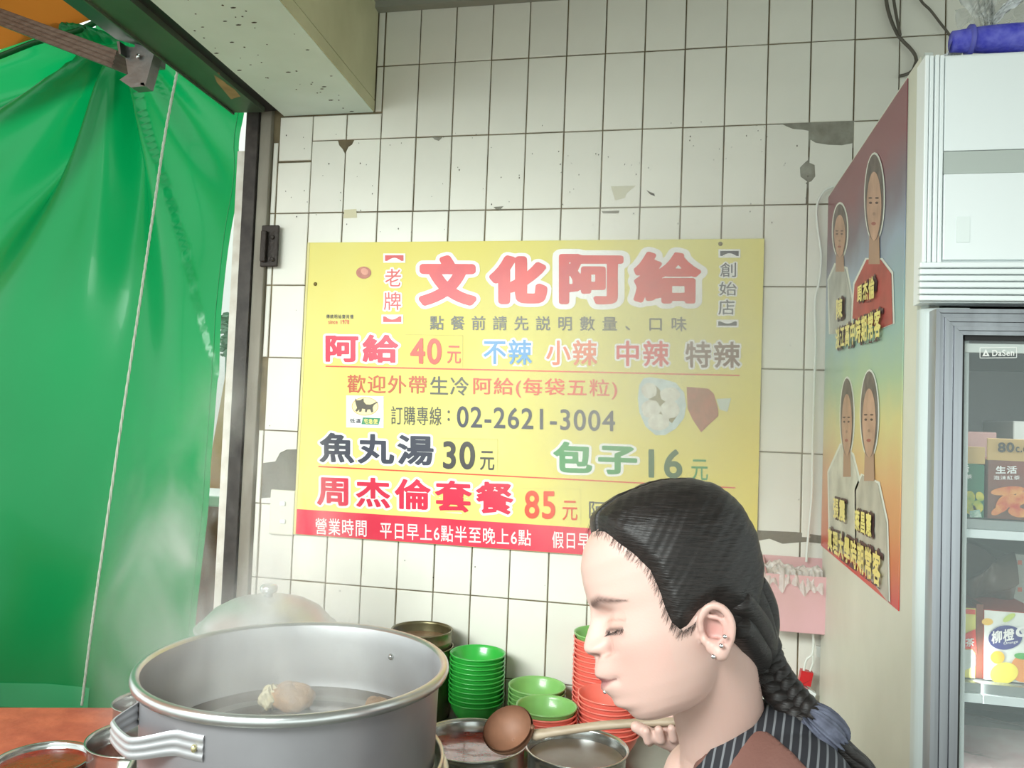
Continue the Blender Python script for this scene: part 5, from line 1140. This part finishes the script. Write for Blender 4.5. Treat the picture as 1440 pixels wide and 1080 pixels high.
# combed relief running back from the parting to the nape
ang = np.arctan2(Yh, Zh + .02)
thick += .00022 * np.sin((Zh * .7 + Xh * .55) * 900 + 3 * np.sin(Xh * 40)) * t + .0004 * np.sin((Zh * .6 + Xh * .5) * 330 + Yh * 60) * t
Ph = Pn + nrm * thick[..., None]
hwv = h2w(Ph.reshape(-1, 3)); sd = Sd.reshape(-1); nzh, nth = Xh.shape; Fh = []
for i in range(nzh - 1):
    for j in range(nth):
        a = i * nth + j; b = i * nth + (j + 1) % nth; q4 = (a, b, b + nth, a + nth)
        if max(sd[k] for k in q4) > -.006: Fh.append(q4)
Fh.append(tuple(range((nzh - 1) * nth, nzh * nth)))
hm_ = bpy.data.materials.new('hair_dark'); hm_.use_nodes = True; N = hm_.node_tree.nodes; Lk = hm_.node_tree.links; b = N['Principled BSDF']
b.inputs['Base Color'].default_value = lin((40, 35, 33)) + (1,); b.inputs['Roughness'].default_value = .46; b.inputs['Specular IOR Level'].default_value = .4; b.inputs['Sheen Weight'].default_value = .06; b.inputs['Sheen Roughness'].default_value = .4
tc = N.new('ShaderNodeTexCoord'); mp = N.new('ShaderNodeMapping'); nz = N.new('ShaderNodeTexNoise'); nz.inputs['Scale'].default_value = 60; nz.inputs['Detail'].default_value = 6
mp.inputs['Rotation'].default_value = (0, math.radians(38), 0); mp.inputs['Scale'].default_value = (.6, 2, 9); Lk.new(tc.outputs['Object'], mp.inputs[0]); Lk.new(mp.outputs[0], nz.inputs['Vector'])
bp = N.new('ShaderNodeBump'); bp.inputs['Strength'].default_value = .5; bp.inputs['Distance'].default_value = .002; Lk.new(nz.outputs['Fac'], bp.inputs['Height']); Lk.new(bp.outputs[0], b.inputs['Normal'])
cr = N.new('ShaderNodeValToRGB'); cr.color_ramp.elements[0].color = lin((18, 15, 14)) + (1,); cr.color_ramp.elements[1].color = lin((40, 34, 32)) + (1,); cr.color_ramp.elements[0].position = .3; cr.color_ramp.elements[1].position = .75
Lk.new(nz.outputs['Fac'], cr.inputs[0]); Lk.new(cr.outputs[0], b.inputs['Base Color'])
hair = MB().add([tuple(p) for p in hwv], Fh, True).build('hair', hm_, wo)
# gathered hair sweeping to the nape, then the plait
gz = MB()
def hp(x, y, z): return hw(x, y, z)
bp0 = pt(1066, 905, .90)
for k, (a, b_) in enumerate((((-.062, .058, .02), 905), ((-.052, .064, -.01), 915), ((-.085, .03, .0), 895), ((-.09, -.01, -.01), 900), ((-.045, .058, -.035), 930))):
    e_ = pt(1068 - 4 * (k == 4), b_, .885 + .006 * k); P = smooth_path([hp(*a), (hp(*a) + e_) / 2 + (e_ - H0).normalized() * .004, e_, pt(1080, 940, .895)], 8)
    gz.tube(P, [.012 + .010 * math.sin(PI * i / (len(P) - 1)) for i in range(len(P))], 12)
gz.build('gathered_hair', hm_, hair)
bpath = smooth_path([pt(1066, 900, .895), pt(1074, 930, .89), pt(1090, 957, .88), pt(1112, 985, .865), pt(1133, 1006, .85), pt(1150, 1022, .842)], 26)
nb = len(bpath); BM = MB(); sdv = IL; 
for s_ in range(3):
    P = []; rr = []
    for i, p in enumerate(bpath):
        u = i / (nb - 1); ph = 2 * PI * (u * 3.6 + s_ / 3); tan = (bpath[min(i + 1, nb - 1)] - bpath[max(i - 1, 0)]).normalized(); side = tan.cross(Vd).normalized(); w = .0125 * (1 - .2 * u)
        P.append(p + side * math.sin(ph) * w + Vd * math.sin(2 * ph) * .006); rr.append((.0125 - .003 * u))
    BM.tube(P, rr, 12)
BM.build('braid', hm_, hair)
# loose hairs along the plait, nape and crown
fz = MB(); 
for i in range(150):
    p = bpath[random.randrange(6, nb - 4)]; a = random.uniform(0, 2 * PI); d = (IL * math.cos(a) + IU * math.sin(a)) ; q0 = p + d * .010; q2 = q0 + d * random.uniform(.005, .018) - IU * random.uniform(-.004, .012) + IL * random.uniform(-.006, .006)
    fz.tube([q0, (q0 + q2) / 2 + IU * .003, q2], [.0003, .00022, .0001], 4, cap=False)
for i in range(46):
    u = random.uniform(.0, 1); x = -.02 - .07 * u; zt_ = float(np.interp(x, [-.097, -.06, 0], [.03, .105, .128])); q0 = hw(x, random.uniform(-.02, .02), zt_); q2 = q0 + Vector(HUp) * random.uniform(.001, .005) - Vector(HF) * random.uniform(.004, .016)
    fz.tube([q0, (q0 + q2) / 2 + Vector(HUp) * .001, q2], [.0003, .0002, .0001], 4, cap=False)
for i in range(30):
    q0 = pt(random.uniform(1036, 1060), random.uniform(935, 960), .86); q2 = q0 + (-IL) * random.uniform(.01, .03) - IU * random.uniform(-.005, .02)
    fz.tube([q0, (q0 + q2) / 2 + IU * random.uniform(-.004, .004), q2], [.0004, .0003, .0001], 4, cap=False)
for i in range(230):                                       # soft hairline
    k = random.uniform(0, len(near) - 5.01); a_ = int(k); t_ = k - a_; hx = near[a_][0] * (1 - t_) + near[a_ + 1][0] * t_; hz = near[a_][1] * (1 - t_) + near[a_ + 1][1] * t_
    zz = hz + .0; Wt = float(np.interp(zz, tabz, wd)); Xc = (float(np.interp(zz, tabz, xf)) + float(np.interp(zz, tabz, xb))) / 2; Ax = (float(np.interp(zz, tabz, xf)) - float(np.interp(zz, tabz, xb))) / 2
    def surf(x, z): 
        Wt = float(np.interp(z, tabz, wd)); f_, b2_ = float(np.interp(z, tabz, xf)), float(np.interp(z, tabz, xb)); c_ = max(-1, min(1, (x - (f_ + b2_) / 2) / ((f_ - b2_) / 2))); cc_ = abs(c_) ** (1 / .92); s2 = math.sqrt(max(0, 1 - cc_ ** 2)) ** .90
        fr2 = max(0, min(1, x / .08)); return Wt * s2 * (1 - .10 * fr2 * math.exp(-((z - .05) / .03) ** 2) + .03 * fr2 * math.exp(-((z + .03) / .025) ** 2))
    dx_, dz_ = random.uniform(-.001, .0035), random.uniform(-.0075, -.0005); x0, z0 = hx - .004, hz + .003; x1, z1 = hx + dx_, hz + dz_
    q0 = hw(x0, surf(x0, z0) + .002, z0); q1 = hw((x0 + x1) / 2, surf((x0 + x1) / 2, (z0 + z1) / 2) + .0015, (z0 + z1) / 2); q2 = hw(x1, surf(x1, z1) + .0004, z1); fz.tube([q0, q1, q2], [.0002, .00016, .00006], 3, cap=False)
fz.build('loose_hair', hm_, hair, kind='stuff')
tl_ = MB()
for i in range(12):
    P = smooth_path([pt(1160, 1030, .84), pt(1180 + i * 1.5, 1052 + i, .838), pt(1202 + i * 2, 1066 + 2 * i, .835), pt(1226 + 2 * i, 1092 + 4 * i, .835)], 6); o_ = Vector((random.uniform(-1, 1), random.uniform(-1, 1), random.uniform(-1, 1))) * .007
    tl_.tube([p + o_ for p in P], [.007 - .005 * k / (len(P) - 1) for k in range(len(P))], 8)
tl_.build('braid_tail', hm_, hair)
stm = mat('scrunchie_grey', (106, 110, 128), .8, rgb2=(70, 72, 86), vscale=60, bump=.7, bscale=110, translucent=.1); G = []
c0 = pt(1158, 1026, .838); axd = (pt(1182, 1050, .838) - pt(1130, 1002, .85)).normalized(); s1 = axd.cross(Vd).normalized(); s2 = axd.cross(s1)
for i in range(128):
    a = 2 * PI * i / 128; rad = s1 * math.cos(a) + s2 * math.sin(a); row = []
    for j in range(17):
        b2 = 2 * PI * j / 16; rr = .0085 * (1 + .16 * math.sin(13 * a + 2 * math.sin(3 * a)) + .10 * math.sin(23 * a + b2)); row.append(c0 + rad * (.0125 + rr * math.cos(b2)) + axd * (rr * 2.3 * math.sin(b2) + .0015 * math.sin(5 * a)))
    G.append(row)
MB().grid(G, True).build('hair_tie', stm, wo, label='grey ruffled cloth hair tie')
# earrings and lip stud
sv = mat('silver_stud', (236, 236, 240), .12, 1.0)
def onp_(px, py, depth, name, r, label):
    MB().ball(pt(px, py, depth), r, 12, 8).build(name, sv, wo, label=label)
dE = (E1(-.012, -.006, .016) - Vector(CAM)).dot(Vector(RC[2]))
onp_(1019, 895, dE - .003, 'earring', .0022, 'upper silver stud earring'); onp_(1014, 908, dE - .002, 'earring', .0024, 'middle silver stud earring'); onp_(1003, 923, dE + .002, 'earring', .0026, 'lower silver earring on the lobe')
lipw = hw(float(np.interp(mth - .010, pz, pxv)) + .0005, .004, mth - .010); MB().ball(lipw, .0022, 12, 8).build('lip_stud', sv, wo, label='small silver stud under the lower lip')

# clothes: black pin-striped top, brown apron strap, dark trousers
shm = bpy.data.materials.new('striped_cloth'); shm.use_nodes = True; N = shm.node_tree.nodes; Lk = shm.node_tree.links; b = N['Principled BSDF']; b.inputs['Roughness'].default_value = .85
tc = N.new('ShaderNodeTexCoord'); dp = N.new('ShaderNodeVectorMath'); dp.operation = 'DOT_PRODUCT'; axs = (IL * .96 + IU * .26 + Vd * .1).normalized(); dp.inputs[1].default_value = tuple(axs)
ml = N.new('ShaderNodeMath'); ml.operation = 'MULTIPLY'; ml.inputs[1].default_value = 2 * PI / .0088; sn = N.new('ShaderNodeMath'); sn.operation = 'SINE'; cr = N.new('ShaderNodeValToRGB'); cr.color_ramp.elements[0].position = .80; cr.color_ramp.elements[1].position = .92
cr.color_ramp.elements[0].color = lin((34, 34, 40)) + (1,); cr.color_ramp.elements[1].color = lin((112, 114, 118)) + (1,)
h_ = N.new('ShaderNodeMath'); h_.operation = 'MULTIPLY_ADD'; h_.inputs[1].default_value = .5; h_.inputs[2].default_value = .5
Lk.new(tc.outputs['Object'], dp.inputs[0]); Lk.new(dp.outputs['Value'], ml.inputs[0]); Lk.new(ml.outputs[0], sn.inputs[0]); Lk.new(sn.outputs[0], h_.inputs[0]); Lk.new(h_.outputs[0], cr.inputs[0]); Lk.new(cr.outputs[0], b.inputs['Base Color'])
def relax(b_, it=14):
    ed = {}
    for e_ in b_.edges:
        if e_.is_boundary:
            for v in e_.verts: ed.setdefault(v, []).append(e_.other_vert(v))
    for _ in range(it):
        new = {v: v.co * .5 + sum((o.co for o in n_), Vector()) / len(n_) * .5 for v, n_ in ed.items() if len(n_) == 2}
        for v, c in new.items(): v.co = c
sh_ = MB()
sh_.capsule(nk1, .055, chest, .091, 36); sh_.capsule(pt(1066, 1044, .885), .046, pt(1100, 1075, .85), .056, 30); sh_.capsule(pt(1040, 1075, .87), .0535, shN, .064, 30); sh_.capsule(pt(990, 1100, .93), .0535, shF, .061, 30)
sh_.capsule(shN, .061, chest, .096, 30); sh_.capsule(shF, .061, chest, .096, 30); sh_.capsule(chest, .121, hip, .121, 36)
sh_.capsule(shN, .054, shN.lerp(elN, .55), .048, 24); sh_.capsule(shF, .051, shF.lerp(elF, .5), .046, 24)
sme = remeshed(sh_, .003, 5, 'top')
bmx = bmesh.new(); bmx.from_mesh(sme)
# neck opening: everything ahead of / above the neckline plane curve round the neck axis
nlp = [pt(x, y, .84) for x, y in ((1082, 976), (1060, 990), (1033, 1011), (1005, 1044), (985, 1064), (967, 1082), (940, 1125))]
cN = nk1 + IL * .02 - IU * .01
pn = (nlp[0] - nlp[5]).cross(Vd).normalized()
if pn.dot(IL) < 0: pn = -pn
kill = []
for v in bmx.verts:
    d = (v.co - nlp[2]).dot(pn); s2_ = (v.co - nlp[2]).dot((nlp[0] - nlp[5]).normalized())
    if d > -.004 - 1.6 * s2_ * s2_ and s2_ > -.16: kill.append(v)
bmesh.ops.delete(bmx, geom=kill, context='VERTS'); relax(bmx); bmx.to_mesh(sme); bmx.free()
sme.materials.append(shm); sme.polygons.foreach_set('use_smooth', [True] * len(sme.polygons)); top_ = link_mesh('top', sme, wo); tag(top_, 'black top with thin grey stripes')
so_ = top_.modifiers.new('t', 'SOLIDIFY'); so_.thickness = .0018; so_.offset = 0
# apron: brown bib panel wrapping the near shoulder and trunk
apm = mat('brown_apron', (122, 84, 74), .8, rgb2=(106, 70, 62), vscale=10, bump=.2, bscale=300)
ap = MB(); ap.capsule(pt(1045, 1082, .87), .0560, shN, .0672, 30); ap.capsule(shN, .0645, chest, .0985, 30); ap.capsule(chest, .1245, hip, .1245, 36); ap.capsule(shN, .058, shN.lerp(elN, .35), .052, 24)
ame = remeshed(ap, .003, 5, 'apron'); bmx = bmesh.new(); bmx.from_mesh(ame); kill = []
A_, B_ = pt(1058, 1020, .83), pt(1005, 1060, .84)
for v in bmx.verts:
    q = RC @ (np.array(v.co) - CAM)                       # measured along the image-left and up axes of the shoulder
    a = (v.co - pt(1080, 1090, .83)).dot(-IL); b2 = (v.co - pt(1080, 1090, .83)).dot(IU)
    edge = np.interp(a, [-.085, -.075, -.058, -.043, -.026, -.008, .010, .026, .040, .052, .06], [-.2, .005, .022, .037, .0485, .0485, .040, .026, .010, -.010, -.2])
    dpt = (v.co - pt(1080, 1090, .83)).dot(Vd)
    if b2 > edge or dpt > .10: kill.append(v)
bmesh.ops.delete(bmx, geom=kill, context='VERTS'); relax(bmx); bmx.to_mesh(ame); bmx.free(); ame.materials.append(apm); ame.polygons.foreach_set('use_smooth', [True] * len(ame.polygons)); ao = link_mesh('apron', ame, wo); tag(ao, 'brown apron over the near shoulder')
so_ = ao.modifiers.new('t', 'SOLIDIFY'); so_.thickness = .002; so_.offset = 0
tr_ = MB(); hb = hip
for s_ in (-1, 1):
    h = hb + Vector((0, .075 * s_, -.03)); k = Vector((h.x + .01, h.y, .48)); f = Vector((h.x + .02, h.y, .08)); tr_.capsule(h, .088, k, .058, 24); tr_.capsule(k, .058, f, .046, 24)
tr_.capsule(hb + Vector((0, -.04, .02)), .118, hb + Vector((0, .04, .02)), .118, 30)
tme = remeshed(tr_, .008, 4, 'trousers'); tme.materials.append(mat('dark_trousers', (44, 44, 52), .85)); tme.polygons.foreach_set('use_smooth', [True] * len(tme.polygons)); link_mesh('trousers', tme, wo)
for s_ in (-1, 1):
    fx = hb.x + .02; fy = hb.y + .075 * s_; m = MB(); m.capsule((fx + .03, fy, .045), .042, (fx - .14, fy, .035), .036, 20); me = m.mesh('shoe', mat('black_shoe', (34, 32, 32), .5))
    for v in me.vertices: v.co.z = max(v.co.z, .001)
    link_mesh('shoe', me, wo)

# ladle
la = empty('ladle', hdl_a, 'wooden handled ladle held over the sauce pots', 'ladle')
wd_ = mat('ladle_handle_wood', (176, 160, 138), .5, rgb2=(146, 128, 106), vscale=14, stretch=(1, 6, 6)); cp_ = mat('ladle_bowl_copper', (140, 98, 74), .6, .0, rgb2=(112, 78, 58), vscale=20)
P = smooth_path([hdl_b + (hdl_b - hdl_a).normalized() * .02, hdl_b, hdl_a.lerp(hdl_b, .5) + IU * .004, hdl_a], 10); MB().tube(P, [.0075] * 3 + [.0085] * (len(P) - 6) + [.010, .011, .009], 14, flat=.75).build('handle', wd_, la)
bc_ = pt(714, 1024, 1.22); rt = Vector((0, 0, 1)).rotation_difference((IU * .55 + IL * .2 - Vd * .8 + Vector((0, 0, .2))).normalized()).to_matrix()
V = []; 
prof = [(.040 * math.cos(a), -.032 * math.sin(a)) for a in np.linspace(0, PI / 2, 12)]; prof += [(max(r - .0022, 0), z + .0022) for r, z in prof[::-1]]
m = MB().lathe(prof, (0, 0, 0), 36); m.v = [tuple(rt @ Vector(v) + bc_) for v in m.v]; m.build('ladle_bowl', cp_, la)
MB().tube(smooth_path([hdl_a + (hdl_b - hdl_a).normalized() * .01, hdl_a, bc_ + rt @ Vector((.039, 0, .0))], 6), .004, 10).build('neck', cp_, la)

# ================================================================ STEAM
def steam(name, lo, hi, c, rad, dens, nscale, thr, label, stretch=(1, 1, .45), warp=1.2):
    o = MB().box(lo[0], hi[0], lo[1], hi[1], lo[2], hi[2]).build(name, None if False else (_sm := bpy.data.materials.new(name)), None); tag(o, label, 'steam', kind='stuff')
    _sm.use_nodes = True; N = _sm.node_tree.nodes; L = _sm.node_tree.links; N.remove(N['Principled BSDF']); vs = N.new('ShaderNodeVolumeScatter'); L.new(vs.outputs[0], N['Material Output'].inputs['Volume']); vs.inputs['Color'].default_value = (1, 1, 1, 1); vs.inputs['Anisotropy'].default_value = .1
    tc = N.new('ShaderNodeTexCoord'); mp = N.new('ShaderNodeMapping'); mp.inputs['Scale'].default_value = stretch; nz = N.new('ShaderNodeTexNoise'); nz.inputs['Scale'].default_value = nscale; nz.inputs['Detail'].default_value = 3; nz.inputs['Distortion'].default_value = warp
    L.new(tc.outputs['Object'], mp.inputs[0]); L.new(mp.outputs[0], nz.inputs['Vector'])
    m1 = N.new('ShaderNodeMapRange'); m1.inputs[1].default_value = thr; m1.inputs[2].default_value = thr + .3; L.new(nz.outputs['Fac'], m1.inputs[0])
    sub = N.new('ShaderNodeVectorMath'); sub.operation = 'SUBTRACT'; sub.inputs[1].default_value = c; L.new(tc.outputs['Object'], sub.inputs[0])
    dv = N.new('ShaderNodeVectorMath'); dv.operation = 'DIVIDE'; dv.inputs[1].default_value = rad; L.new(sub.outputs[0], dv.inputs[0]); ln = N.new('ShaderNodeVectorMath'); ln.operation = 'LENGTH'; L.new(dv.outputs[0], ln.inputs[0])
    m2 = N.new('ShaderNodeMapRange'); m2.inputs[1].default_value = 1; m2.inputs[2].default_value = .25; m2.interpolation_type = 'SMOOTHSTEP'; L.new(ln.outputs['Value'], m2.inputs[0])
    a = N.new('ShaderNodeMath'); a.operation = 'MULTIPLY'; L.new(m1.outputs[0], a.inputs[0]); L.new(m2.outputs[0], a.inputs[1]); b = N.new('ShaderNodeMath'); b.operation = 'MULTIPLY'; b.inputs[1].default_value = dens; L.new(a.outputs[0], b.inputs[0]); L.new(b.outputs[0], vs.inputs['Density']); return o
steam('steam_cloud', (-1.02, -.66, .84), (-.36, -.06, 1.95), (-.66, -.36, 1.12), (.34, .32, .66), 12, 4.8, .47, 'white steam rising past the track and the domed lid')
steam('steam_cloud', (-.47, -1.01, 1.06), (-.06, -.62, 1.36), (-.29, -.82, 1.10), (.25, .22, .24), 8.0, 7, .40, 'white steam inside the mouth of the big pot')
steam('steam_haze', (-.30, -.62, 1.05), (.60, -.06, 2.25), (.30, -.34, 1.66), (.52, .34, .62), 2.2, 3, .30, 'thin steam haze in front of the sign and the poster')
